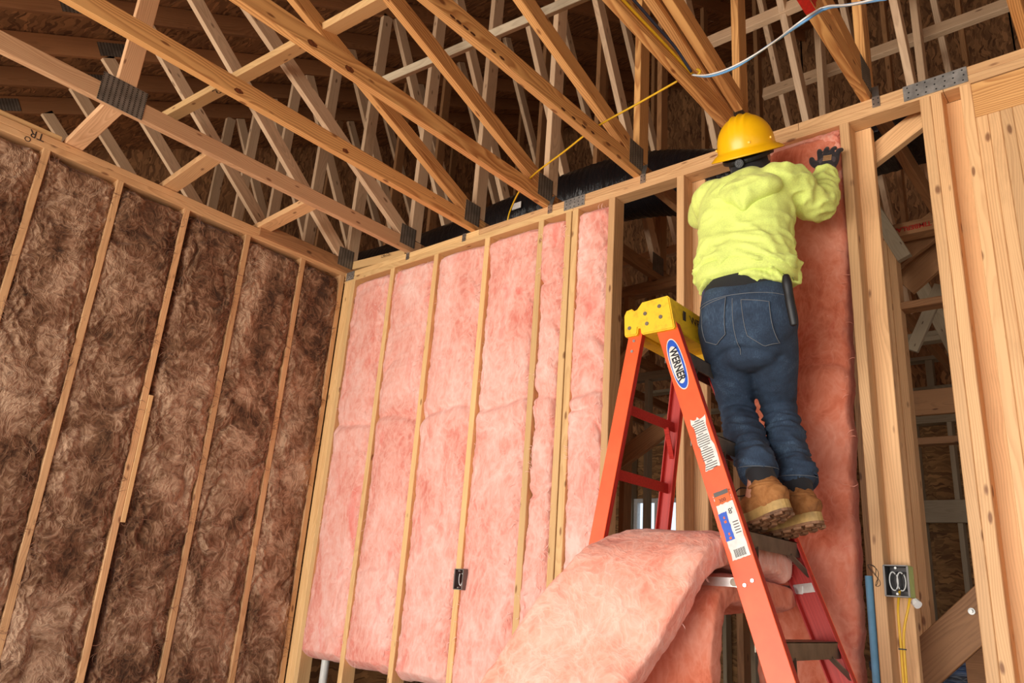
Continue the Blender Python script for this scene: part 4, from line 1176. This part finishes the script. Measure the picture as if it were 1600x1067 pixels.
pe = thing('person', 'worker in lime hoodie, jeans and yellow hard hat reaching up from the ladder step', 'person', (-1.0, 2.45, 1.53))
hc = onY(1167, 235, 2.575)                    # centre of the hat brim
TILT = math.radians(31)
hu = np.array([0.06, -math.sin(TILT), math.cos(TILT)]); hu /= np.linalg.norm(hu)
hx = np.array([1.0, 0.08, 0.0]); hx -= hu*(hx@hu); hx /= np.linalg.norm(hx)
hf = np.cross(hu, hx)                         # where the face points
HR = np.stack([hx, hf, hu], axis=1)
head_c = hc-hu*0.035+hf*0.005
neck0 = np.array([-1.09, 2.555, 2.885])
Rsh = np.array([-0.945, 2.545, 2.845]); Rel = onY(1279, 322, 2.70); Rwr = onY(1292, 266, 2.785)
Lsh = np.array([-1.225, 2.53, 2.845]); Lel = onY(1099, 338, 2.63); Lwr = np.array([-1.19, 2.80, 2.93])
Lhip = np.array([-1.158, 2.475, 2.27]); Rhip = np.array([-1.002, 2.50, 2.27])
Lkn = onY(1152, 640, 2.60); Rkn = onY(1217, 638, 2.68)
Lca = onY(1168, 692, 2.51); Rca = onY(1233, 700, 2.60)
Lan = onY(1186, 738, 2.38); Ran = onY(1248, 754, 2.52)
def hand(wr, tip_dir, right_dir, side, grow=0.0, s=1.0):
    """palm, four fingers and a thumb; side +1 puts the thumb on the -right_dir side"""
    d = np.array(tip_dir, float); d /= np.linalg.norm(d); r = np.array(right_dir, float); r -= d*(r@d); r /= np.linalg.norm(r)
    n = np.cross(r, d)                        # back of the hand
    sh = [loft([(wr-d*0.03, 0.026+grow, 0.020+grow), (wr+d*0.01, 0.030+grow, 0.019+grow), (wr+d*0.05, 0.040+grow, 0.017+grow), (wr+d*0.088, 0.041+grow, 0.013+grow)], 14, 3, ref=r)]
    for k, (o, L, sp) in enumerate(((-0.031, 0.074, -0.16), (-0.010, 0.082, -0.04), (0.011, 0.077, 0.08), (0.031, 0.060, 0.22))):
        o *= side; sp *= side
        b = wr+d*0.078+r*o
        dd = d+r*sp; dd /= np.linalg.norm(dd)
        j1 = b+dd*(L*0.45)+n*0.006; j2 = b+dd*(L*0.75)-n*0.002; t = b+dd*L-n*0.012
        rad = 0.0088-0.0006*(k == 3)
        sh.append(loft([(b-dd*0.02, rad+grow, rad+grow), (j1, rad+grow, rad+grow), (j2, rad*0.92+grow, rad*0.92+grow), (t, rad*0.8+grow, rad*0.8+grow)], 8, 3, ref=r))
    b = wr+d*0.025-r*0.026*side
    sh.append(loft([(b+r*0.012*side, 0.014+grow, 0.013+grow), (b-r*0.022*side+d*0.022, 0.0125+grow, 0.012+grow), (b-r*0.036*side+d*0.048-n*0.004, 0.011+grow, 0.010+grow), (b-r*0.042*side+d*0.072-n*0.008, 0.0085+grow, 0.008+grow)], 10, 3, ref=d))
    return sh, d, r, n
R_tip = onY(1297, 229, 2.845)-Rwr
L_tip = np.array([0.02, 0.06, 0.14])
body = [loft([((-1.078, 2.49, 2.24), .15, .10), ((-1.08, 2.495, 2.40), .150, .10), ((-1.087, 2.52, 2.66), .160, .105), ((-1.085, 2.535, 2.80), .155, .095), ((-1.087, 2.55, 2.88), .08, .07)], 20, 4),
        loft([(neck0-[0, 0, .04], .062, .058), ((neck0+head_c)/2, .055, .055), (head_c-hu*0.01, .058, .062)], 14, 3),
        ellipsoid(head_c, (.074, .094, .112), 24, 16, HR),
        ellipsoid(head_c+hf*0.075-hu*0.055, (.045, .035, .045), 14, 10, HR),          # jaw
        loft([(head_c+hf*0.086+hu*0.012, .010, .010), (head_c+hf*0.112-hu*0.022, .016, .012)], 8, 2, ref=hx),   # nose
        loft([(Rsh, .058, .055), ((Rsh+Rel)/2, .048, .046), (Rel, .040, .038), ((Rel+Rwr)/2, .038, .035), (Rwr, .027, .023)], 14, 3),
        loft([(Lsh, .058, .055), ((Lsh+Lel)/2, .048, .046), (Lel, .040, .038), ((Lel+Lwr)/2, .038, .035), (Lwr, .027, .023)], 14, 3),
        loft([(Lhip, .085, .085), ((Lhip+Lkn)/2, .076, .076), (Lkn, .056, .056), (Lca, .054, .052), (Lan, .038, .038), (Lan+[-.01, 0, -.08], .036, .045)], 16, 3),
        loft([(Rhip, .085, .085), ((Rhip+Rkn)/2, .076, .076), (Rkn, .056, .056), (Rca, .054, .052), (Ran, .038, .038), (Ran+[-.01, 0, -.08], .036, .045)], 16, 3)]
for s in (-1, 1): body.append(ellipsoid(head_c+hx*s*0.074, (.012, .022, .032), 8, 6, HR))
body += hand(Rwr, R_tip, (1, 0.2, 0), 1)[0]
body += hand(Lwr, L_tip, (1, 0, 0), -1)[0]
bme = fuse('body', body, 0.0065, 2)
bc = np.array([-1.08, 2.5, 2.5]); set_np(bme, mesh_np(bme)-bc)
bo_ = link('body', bme, SKIN, pe, loc=bc, smooth=True)
for s in (-1, 1):
    MB().add(*ellipsoid(head_c+hf*0.088+hx*s*0.030+hu*0.006, (.012, .010, .009), 10, 8, HR)).build('eye', WHITE, pe, smooth=True)
MB().add(*ellipsoid(head_c+hf*0.101-hu*0.050, (.022, .006, .006), 10, 6, HR)).build('mouth', plain('lips', (158, 88, 78), 0.5), pe, smooth=True)

def garment(name, shells, voxel, it, mat, fold, parent=pe):
    me = fuse(name, shells, voxel, it)
    V = mesh_np(me); N = normals_np(me)
    V = V+N*fold(V)[:, None]
    set_np(me, V-bc)
    return link(name, me, mat, parent, loc=bc, smooth=True)
def ridge(n, w): return np.exp(-(n/w)**2)
# hoodie ---------------------------------------------------------------
ho = [loft([((-1.076, 2.482, 2.452), .166, .122), ((-1.076, 2.485, 2.470), .180, .136), ((-1.082, 2.495, 2.53), .180, .138), ((-1.085, 2.51, 2.62), .174, .128), ((-1.087, 2.52, 2.72), .178, .126), ((-1.085, 2.535, 2.82), .172, .116), ((-1.085, 2.545, 2.858), .132, .090), ((-1.088, 2.555, 2.882), .085, .075), ((-1.09, 2.56, 2.90), .070, .066)], 28, 4, ref=(1, .12, 0), power=2.3),
      loft([(Rsh-[.05, 0, .02], .085, .082), (Rsh, .080, .078), ((Rsh*.45+Rel*.55)+[0, 0, -.004], .070, .068), (Rel, .064, .062), ((Rel+Rwr)/2, .056, .054), (Rwr*.82+Rel*.18, .046, .044), (Rwr*.93+Rel*.07, .036, .034)], 16, 4),
      loft([(Lsh+[.05, 0, -.02], .085, .082), (Lsh, .080, .078), ((Lsh+Lel)/2, .068, .066), (Lel, .062, .060), ((Lel+Lwr)/2, .056, .054), (Lwr*.9+Lel*.1, .040, .038)], 16, 4),
      ellipsoid(onY(1132, 300, 2.50), (.060, .062, .032), 14, 10), ellipsoid(onY(1207, 299, 2.52), (.058, .062, .030), 14, 10)]
def hood_fold(V):
    x, y, z = V[:, 0], V[:, 1], V[:, 2]
    low = np.clip((2.66-z)/0.22, 0, 1)
    n1 = pn(V*np.array([5, 5, 15])+3+np.stack([0*x, 0*x, 1.6*np.sin(x*7)], 1)); n2 = pn(V*np.array([9, 9, 27])+11)
    n3 = pn(V*np.array([13, 13, 10])+21)
    f = low*(0.024*ridge(n1, .15)-0.010+0.012*ridge(n2, .13))
    arm = np.clip((x+0.95)/0.06, 0, 1)
    f = f+(1-low)*(0.006*n3+0.007*ridge(pn(V*np.array([7, 7, 14])+33), .12))+arm*(0.010*ridge(pn(V*np.array([16, 16, 16])+5), .15)-0.004)
    hoodm = np.clip((2.48-y)/0.05, 0, 1)*np.clip((z-2.78)/0.05, 0, 1)
    f = f+hoodm*(0.008*ridge(pn(V*np.array([14, 14, 9])+8), .13)-0.003)
    # ribbed hem gathers
    f = f+0.0016*np.sin(x*420)*np.clip((2.48-z)/0.02, 0, 1)
    return f
hood = garment('hoodie', ho, 0.0075, 4, HIVIS, hood_fold)
V_, F_ = loft([((-1.076, 2.484, 2.492), .176, .134), ((-1.076, 2.484, 2.478), .183, .141), ((-1.076, 2.483, 2.445), .181, .139), ((-1.076, 2.483, 2.432), .178, .136), ((-1.076, 2.483, 2.432), .165, .124), ((-1.076, 2.484, 2.45), .160, .120)], 72, 1, ref=(1, .12, 0), round_caps=False, power=2.3)
V_ = np.array(V_); V_ += np.array([-.0, 0, 0])+(V_-np.array([-1.076, 2.484, 2.45]))*np.array([1, 1, 0])*(0.045*pn(V_*np.array([12, 12, 26])))[:, None]
V_[:, 2] += 0.010*pn(V_*np.array([7, 7, 0])+2)
MB().add(V_, F_).build('hem', HIVIS, pe, smooth=True)
# the hood: a flattened bag that hangs from the neck to a blunt peak, folded down the middle
hp = onY(1170, 301, 2.445)
V_, F_ = ellipsoid((0, 0, 0), (.126, .074, .080), 56, 40)
V_ = np.array(V_)
dn = np.clip(-V_[:, 2]/.078, 0, 1); V_[:, 0] *= 1-0.50*dn**1.6
V_[:, 2] -= 0.022*dn*np.exp(-(V_[:, 0]/.030)**2)
bk = np.clip(-V_[:, 1]/.05, 0, 1)
V_[:, 1] += bk*(0.010*np.exp(-((V_[:, 0]-.004)/.007)**2)*dn-0.010*np.exp(-((np.abs(V_[:, 0]-.004)-.022)/.016)**2)*dn)
nz_ = ridge(pn(V_*np.array([16, 10, 24])+4), .16)
V_[:, 1] -= bk*0.010*nz_
V_[:, 1] += 0.40*V_[:, 2]
me = mesh('hood', V_, F_)
link('hood', me, HIVIS, pe, loc=hp, smooth=True)
# black shirt tail under the hoodie --------------------------------------
garment('shirt_tail', [loft([((-1.078, 2.487, 2.34), .158, .118), ((-1.078, 2.487, 2.41), .160, .120), ((-1.078, 2.487, 2.49), .156, .116)], 28, 2, ref=(1, .12, 0), round_caps=False)], 0.008, 2, BLACKC, lambda V: 0.004*pn(V*np.array([8, 8, 20])))
MB().add(*loft([((-1.222, 2.455, 2.35), .018, .05), ((-1.222, 2.455, 2.43), .016, .05)], 12, 2, ref=(1, .5, 0))).build('shirt_band', NAVY, pe, smooth=True)
# jeans -------------------------------------------------------------------
je = [loft([((-1.078, 2.487, 2.395), .158, .114), ((-1.078, 2.487, 2.365), .165, .124), ((-1.075, 2.485, 2.29), .172, .134), ((-1.074, 2.487, 2.23), .165, .128), ((-1.072, 2.50, 2.18), .135, .10)], 28, 3, ref=(1, .12, 0), power=2.25)]
je.append(loft([(Lhip+[0, -.012, .0], .092, .112), (Lhip*.66+Lkn*.34, .088, .100), (Lhip*.3+Lkn*.7, .074, .080), (Lkn, .063, .068), (Lca, .064, .066), (Lca*.45+Lan*.55, .060, .060), (Lan+[-.002, 0, .034], .058, .058)], 20, 4))
je.append(loft([(Rhip+[0, -.012, .0], .092, .112), (Rhip*.66+Rkn*.34, .088, .100), (Rhip*.3+Rkn*.7, .074, .080), (Rkn, .063, .068), (Rca, .064, .066), (Rca*.45+Ran*.55, .060, .060), (Ran+[-.002, 0, .034], .058, .058)], 20, 4))
# cut the legs square at the hems by closing them flat
def jean_fold(V):
    x, y, z = V[:, 0], V[:, 1], V[:, 2]
    k = np.clip((2.08-z)/0.15, 0, 1)
    wv = np.stack([0*x, 0*x, 1.2*pn(V*6)], 1)
    n1 = pn(V*np.array([5, 5, 24])+wv+7); n2 = pn(V*np.array([8, 8, 42])+wv+19)
    f = k*(0.010*ridge(n1, .15)-0.004+0.007*ridge(n2, .15)-0.002)
    up = 1-k
    seam = np.exp(-((x+1.078-(2.3-z)*0.06)/0.008)**2)*np.clip((2.33-z)/0.02, 0, 1)*np.clip((z-2.12)/0.03, 0, 1)*(y < 2.46)
    f = f+up*(0.004*pn(V*np.array([7, 7, 12])+3))-0.008*seam
    # seat crease
    f = f-0.008*np.exp(-((z-2.135-0.02*np.cos((x+1.08)*14))/0.010)**2)*(y < 2.5)
    return f
jeans = garment('jeans', je, 0.0075, 3, DENIM, jean_fold)
for ca_, an_ in ((Lca, Lan), (Rca, Ran)):
    up_ = (ca_-an_)/np.linalg.norm(ca_-an_)
    rg = []
    for d_, r_ in ((0.070, .060), (0.060, .0645), (0.035, .0645), (0.012, .0650), (0.004, .0640), (0.004, .056), (0.012, .052)):
        rg.append((an_+up_*d_, r_, r_))
    V_, F_ = loft(rg, 28, 1, round_caps=False)
    V_ = np.array(V_); V_ = V_+(V_-(an_+up_*0.03))*(0.05*pn(V_*np.array([22, 22, 60])))[:, None]
    MB().add(V_, F_).build('hem', DENIM, jeans, smooth=True)
    for d_ in (0.020,):
        MB().tube([an_+up_*d_+np.array([math.cos(t), math.sin(t), 0])*.0655 for t in np.linspace(0, 2*math.pi, 25)], 0.0008, 5, 1).build('stitching', THREAD, jeans)
bvh = BVHTree.FromPolygons([tuple(v.co+jeans.location) for v in jeans.data.vertices], [tuple(p.vertices) for p in jeans.data.polygons])
def on_back(x, z):
    h = bvh.ray_cast(Vector((x, 1.8, z)), Vector((0, 1, 0)))
    return (np.array(h[0]), np.array(h[1])) if h[0] is not None else (None, None)
def pocket(name, poly, lift=0.004):
    """stitched patch that follows the seat"""
    poly = np.array(poly); nx, nz = 14, 14
    V = []; ok = True
    TL, TR_, BR, BL = poly[0], poly[1], poly[2], poly[3]
    for j in range(nz):
        for i in range(nx):
            u, v = i/(nx-1), j/(nz-1)
            q = (TL*(1-u)+TR_*u)*(1-v)+(BL*(1-u)+BR*u)*v
            q = q+np.array([0, -0.022])*(v**2)*(1-abs(2*u-1))      # pointed bottom
            p, n = on_back(*q)
            if p is None: p, n = np.array([q[0], 2.44, q[1]]), np.array([0, -1.0, 0])
            V.append(p+n*lift)
    V = np.array(V); me = grid_mesh(name, V-bc, nx, nz)
    if np.mean(normals_np(me), axis=0)[1] > 0: me.flip_normals()
    sm = me
    o = link(name, me, DENIM, jeans, loc=bc)
    G = V.reshape(nz, nx, 3)
    for off, lift2 in ((0, 0.001),):
        loop = [G[0, i] for i in range(nx)]+[G[j, nx-1] for j in range(1, nz)]+[G[nz-1, i] for i in range(nx-2, -1, -1)]+[G[j, 0] for j in range(nz-2, 0, -1)]
        loop = [q+np.array([0, -0.0015, 0]) for q in loop]; loop.append(loop[0])
        MB().tube(loop, 0.0010, 5, 1).build('stitching', THREAD, jeans)
    return o
pocket('back_pocket', [(-1.205, 2.325), (-1.095, 2.338), (-1.102, 2.205), (-1.188, 2.198)])
pocket('back_pocket', [(-1.040, 2.318), (-0.955, 2.305), (-0.950, 2.175), (-1.030, 2.192)])
# waistband stitching, yoke
for dz, xs0 in ((0.0, np.linspace(-1.225, -0.92, 24)),):
    line = []
    for x in xs0:
        p, n = on_back(x, 2.345-0.03*abs(x+1.08)**1.2)
        if p is not None: line.append(p+n*0.001)
    MB().tube(line, 0.0010, 5, 1).build('stitching', THREAD, jeans)
cs = []
for z in np.linspace(2.33, 2.14, 18):
    p, n = on_back(-1.072-0.01*(2.33-z), z)
    if p is not None: cs.append(p+n*0.0015)
MB().tube(cs, 0.0010, 5, 1).build('seam', THREAD, jeans)
# boots --------------------------------------------------------------------
def boot(ankle, heel_xy, toe_dir, zs, pitch=16.0, name='boot'):
    d = np.array([toe_dir[0], toe_dir[1], 0.0]); d /= np.linalg.norm(d); s = np.array([-d[1], d[0], 0]); u = np.array([0, 0, 1.0])
    cp_, sp_ = math.cos(math.radians(pitch)), math.sin(math.radians(pitch))
    O = np.array([heel_xy[0], heel_xy[1], zs+0.195*sp_])
    d, u = d*cp_-u*sp_, u*cp_+d*sp_
    def L(a, b, c): return O+d*a+s*b+u*c
    sh = [loft([(L(.020, 0, .070), .034, .036), (L(.06, 0, .074), .041, .046), (L(.12, 0, .070), .042, .044), (L(.18, 0, .060), .047, .036), (L(.235, 0, .054), .045, .030), (L(.272, 0, .052), .034, .024)], 18, 3, ref=s),
          loft([(L(.052, 0, .055), .038, .040), (L(.060, 0, .085), .043, .046), (L(.066, 0, .102), .046, .051), (L(.068, 0, .112), .045, .050)], 18, 3, ref=s),
          loft([(L(.10, 0, .102), .030, .016), (L(.155, 0, .086), .030, .016)], 10, 2, ref=s)]
    me = fuse(name, sh, 0.005, 3)
    V = mesh_np(me); N = normals_np(me)
    V = V+N*(0.004*ridge(pn(V*np.array([22, 22, 30])), .2)-0.001)[:, None]
    set_np(me, V-O)
    b = link(name, me, BOOTM, pe, loc=O, smooth=True)
    # midsole and treads
    def outline(k, z):
        pts = []
        for t in np.linspace(0, 2*math.pi, 36, endpoint=False):
            a = 0.138+0.146*math.cos(t); wv = 0.046+0.008*math.cos(t-0.3)-0.010*math.exp(-((a-0.11)/0.045)**2)
            e = abs(math.sin(t))**0.7*math.copysign(1, math.sin(t))
            pts.append(L(0.138+(a-0.138)*k, wv*e*k, z))
        return pts
    def slab(z0, z1, k0, k1):
        A = outline(k0, z0); B = outline(k1, z1); n = len(A)
        return A+B, [tuple(range(n-1, -1, -1)), tuple(range(n, 2*n))]+[(i, (i+1) % n, n+(i+1) % n, n+i) for i in range(n)]
    m = MB(); m.add(*slab(0.016, 0.046, 1.0, 0.985)); m.build('midsole', SOLE, b)
    m = MB(); m.add(*slab(0.008, 0.017, 1.01, 1.012))
    m.build('outsole', TREAD, b)
    m = MB()
    for i in range(7):
        a = 0.018+0.043*i
        for j in (-1, 0, 1):
            wv = 0.046+0.008*math.cos(math.acos(max(-1, min(1, (a-.138)/.146)))-.3)
            lw = 0.020 if i not in (0, 6) else 0.014
            R = np.stack([d*math.cos(.4*j)+s*math.sin(.4*j), s*math.cos(.4*j)-d*math.sin(.4*j), u], axis=1)
            m.box(L(a, j*wv*(0.62 if i in (0, 6) else 0.72), 0.004), (0.026, lw, 0.010), R, 0.002)
    m.build('tread_lugs', TREAD, b)
    # sock and collar
    MB().add(*loft([(L(.066, 0, .09), .044, .049), (ankle*0.5+L(.066, 0, .14)*0.5, .044, .046), (ankle+[0, 0, .0], .044, .045), (ankle+[-.004, .006, .018], .036, .036)], 16, 3, ref=s)).build('sock', BLACKC, b, smooth=True)
    c = MB().tube([L(.066, 0, .112)+d*.050*math.cos(t)+s*.046*math.sin(t)+u*0.006*math.cos(t) for t in np.linspace(0, 2*math.pi, 20)], 0.006, 6, 1); c.build('collar', BOOTM, b, smooth=True)
    # laces across the tongue and the loops at the knot
    lc = MB()
    for k in range(5):
        a, zc = 0.105+0.017*k, 0.108-0.006*k
        lc.tube([L(a-.006, -.034, zc-.006), L(a+.012, 0, zc+.012), L(a-.006, .034, zc-.006)], 0.0024, 6, 4)
    lc.build('laces', BLACK, b)
    k0 = L(.112, .0, .122)
    kn = MB()
    for sg in (-1, 1):
        kn.tube([k0, k0+d*.035+s*sg*.022+u*.016, k0+d*.055+s*sg*.035-u*.002, k0+d*.030+s*sg*.020-u*.012, k0], 0.0022, 6, 5)
        kn.tube([k0, k0+d*.03+s*sg*.014-u*.03, k0+d*.04+s*sg*.02-u*.065], 0.002, 6, 4)
    kn.build('bow', BLACK, b)
    # triangular tab on the heel counter side
    t0 = L(.030, -.0400, .078)
    return b
ZSTEP = 0.305*5+0.001
boot(Lan, (-0.893, 2.330), (-1.0, 0.40), ZSTEP, 17)
boot(Ran, (-0.850, 2.470), (-1.0, 0.45), ZSTEP, 10)
# gloves --------------------------------------------------------------------
def glove(wr, tip, right, side, knit):
    sh, d, r, n = hand(wr, tip, right, side, 0.0022)
    me = fuse('glove', sh, 0.0032, 2); set_np(me, mesh_np(me)-wr)
    g_ = link('glove', me, GLOVE_B, pe, loc=wr, smooth=True)
    MB().add(*loft([(wr-d*0.045, .030, .026), (wr-d*0.02, .031, .025), (wr+d*0.005, .035, .023)], 14, 3, ref=r)).build('cuff', GLOVE, g_, smooth=True)
    return g_, d, r, n
g_, d_, r_, n_ = glove(Rwr, R_tip, (1, 0.2, 0), 1, GLOVE)
nn = n_ if n_[1] < 0 else -n_
MB().add(*ellipsoid(Rwr+d_*0.045+nn*0.0125, (.034, .006, .032), 14, 8, np.stack([r_, nn, d_], axis=1))).build('glove_back', GLOVE, g_, smooth=True)
tm = MB()
for k in range(4): tm.bar(Rwr+d_*(0.040+0.009*k)-r_*0.016+nn*0.020, Rwr+d_*(0.040+0.009*k)+r_*0.016+nn*0.020, 0.0035, 0.002, d_)
tm.build('glove_print', GOLD, g_)
glove(Lwr, L_tip, (1, 0, 0), -1, GLOVE)
# balaclava -------------------------------------------------------------------
bl = [ellipsoid(head_c, (.081, .100, .116), 24, 16, HR), loft([(neck0-[0, 0, .02], .072, .070), ((neck0+head_c)/2, .066, .068), (head_c-hu*0.02-hf*0.01, .070, .074)], 16, 3)]
me = fuse('balaclava', bl, 0.006, 3)
V = mesh_np(me); set_np(me, V-head_c)
# open the face
bm = bmesh.new(); bm.from_mesh(me)
dl_ = [f for f in bm.faces if (np.array(f.calc_center_median())@hf) > 0.068 and -0.03 < (np.array(f.calc_center_median())@hu) < 0.035]
bmesh.ops.delete(bm, geom=dl_, context='FACES'); bm.to_mesh(me); bm.free()
bal = link('balaclava', me, BLACKC, pe, loc=head_c, smooth=True)
# hard hat ---------------------------------------------------------------------
nt, nr = 96, 40
V = []
rad = [0.0]
th = np.arange(nt)*2*math.pi/nt
for i in range(nr):
    s = i/(nr-1)
    if s < 0.78:
        a = s/0.78*math.pi/2*0.985
        r0 = math.sin(a)**0.92; z0 = 0.150*math.cos(a)**0.86
        rx, ry = 0.118*r0, 0.140*r0
    else:
        k = (s-0.78)/0.22
        rx, ry = 0.118+0.034*k, 0.140+0.030*k
        z0 = 0.006-0.024*k**1.4
    for t in th:
        x, y = rx*math.cos(t), ry*math.sin(t)
        rid = 0.0
        if s < 0.70:
            m_ = 1-(s/0.70)**3
            for cx_ in (-0.030, 0.0, 0.030):
                rid += 0.0065*math.exp(-((x-cx_)/0.0075)**2)*m_
        z = z0+rid
        if s >= 0.78: z += 0.010*k*max(0, math.sin(t))-0.006*k*max(0, -math.sin(t))
        V.append((x, y, z))
top = np.array(V)
inn = top.copy(); inn[:, 2] -= 0.0035; inn[:, :2] *= 0.975
allV = np.concatenate([top, inn[::1]])
Q = []
for i in range(nr-1):
    for j in range(nt):
        k = (j+1) % nt
        Q.append((i*nt+j, (i+1)*nt+j, (i+1)*nt+k, i*nt+k))
        o_ = nr*nt
        Q.append((o_+i*nt+j, o_+i*nt+k, o_+(i+1)*nt+k, o_+(i+1)*nt+j))
for j in range(nt):
    k = (j+1) % nt; a = (nr-1)*nt
    Q.append((a+j, nr*nt+a+j, nr*nt+a+k, a+k))
W_ = (allV*0.945) @ HR.T
me = mesh('hard_hat', W_, Q)
bm = bmesh.new(); bm.from_mesh(me); bmesh.ops.remove_doubles(bm, verts=bm.verts, dist=1e-5); bmesh.ops.recalc_face_normals(bm, faces=bm.faces); bm.to_mesh(me); bm.free()
hat = link('hard_hat', me, HATM, pe, loc=hc, smooth=True)
# ear slots, brim gutter and the suspension with its ratchet knob at the back
hs = MB()
for sg in (-1, 1): hs.box(hc+HR@np.array([sg*0.1095, -0.03, 0.026]), (0.006, 0.022, 0.010), HR, 0.002)
hs.box(hc+HR@np.array([0.045, -0.1195, 0.024]), (0.012, 0.004, 0.010), HR, 0.001)
hs.build('accessory_slot', HATM, hat)
sb = MB()
ring = [hc+HR@np.array([0.096*math.cos(t), 0.118*math.sin(t), -0.022-0.020*max(0, -math.sin(t))]) for t in np.linspace(0, 2*math.pi, 40)]
V_, F_ = loft([(q, 0.003, 0.010) for q in ring], 8, 1, ref=hx); sb.add(V_, F_)
sb.build('head_band', BLACK, hat)
kc = hc+HR@np.array([0, -0.122, -0.046])
MB().cyl(kc, kc-hf*0.016, 0.019, 20, 0.017).build('ratchet_knob', BLACK, hat)
kn = MB()
for t in np.linspace(0, 2*math.pi, 9)[:-1]: kn.box(kc-hf*0.017+hx*0.010*math.cos(t)+hu*0.010*math.sin(t), (0.004, 0.003, 0.004), HR)
kn.build('knob_grip', plain('knob_grey', (70, 70, 74), 0.4), hat)
# knife handle standing in the right back pocket -------------------------------
a, b = onY(1228, 432, 2.335), onY(1237, 487, 2.352)
tl = MB(); tl.add(*loft([(a, .012, .011), (a*.8+b*.2, .0165, .015), (a*.5+b*.5, .015, .014), (a*.2+b*.8, .0155, .0145), (b+(b-a)*.35, .012, .008)], 14, 4))
to = tl.build('knife_handle', BLACK, None, smooth=True)
tag(to, 'black ribbed tool handle sticking out of the right back pocket', 'tool')
# knots and dark pitch spots on the chord faces ---------------------------------
PITCH = plain('dark_pitch', (86, 44, 24), 0.6)
KNOT = plain('knot_wood', (122, 64, 30), 0.6, 0, 0.4, 60)
def chord_marks(name, X, pix, ry, rz, mat, parent):
    for k, (px, py) in enumerate(pix):
        p = onX(px, py, X); zz = min(max(p[2], ZT+0.014), ZT+0.076)
        n = 14; r_ = random.Random(k*7+int(px))
        pts = [(math.cos(2*math.pi*i/n)*ry*r_.uniform(0.75, 1.15), math.sin(2*math.pi*i/n)*rz*r_.uniform(0.75, 1.15)) for i in range(n)]
        V = [(X+dx, p[1]+a, zz+b) for dx in (0.0006, -0.0006) for a, b in pts]
        me = mesh(name, np.array(V)-p, [tuple(range(n)), tuple(range(2*n-1, n-1, -1))]+[(i, n+i, n+(i+1) % n, (i+1) % n) for i in range(n)])
        link(name, me, mat, parent, loc=p)
chord_marks('pitch_spot', -1.818+0.0192, [(706, 34), (716, 42), (727, 50), (738, 60), (771, 84), (784, 97), (880, 176), (896, 188), (912, 198), (926, 207)], 0.016, 0.006, PITCH, TR[-1.818])
chord_marks('knot', -2.40+0.0192, [(488, 68), (546, 108)], 0.026, 0.014, KNOT, TR[-2.40])
chord_marks('knot', -2.953+0.0192, [(540, 236), (373, 142)], 0.022, 0.012, KNOT, TR[-2.953])
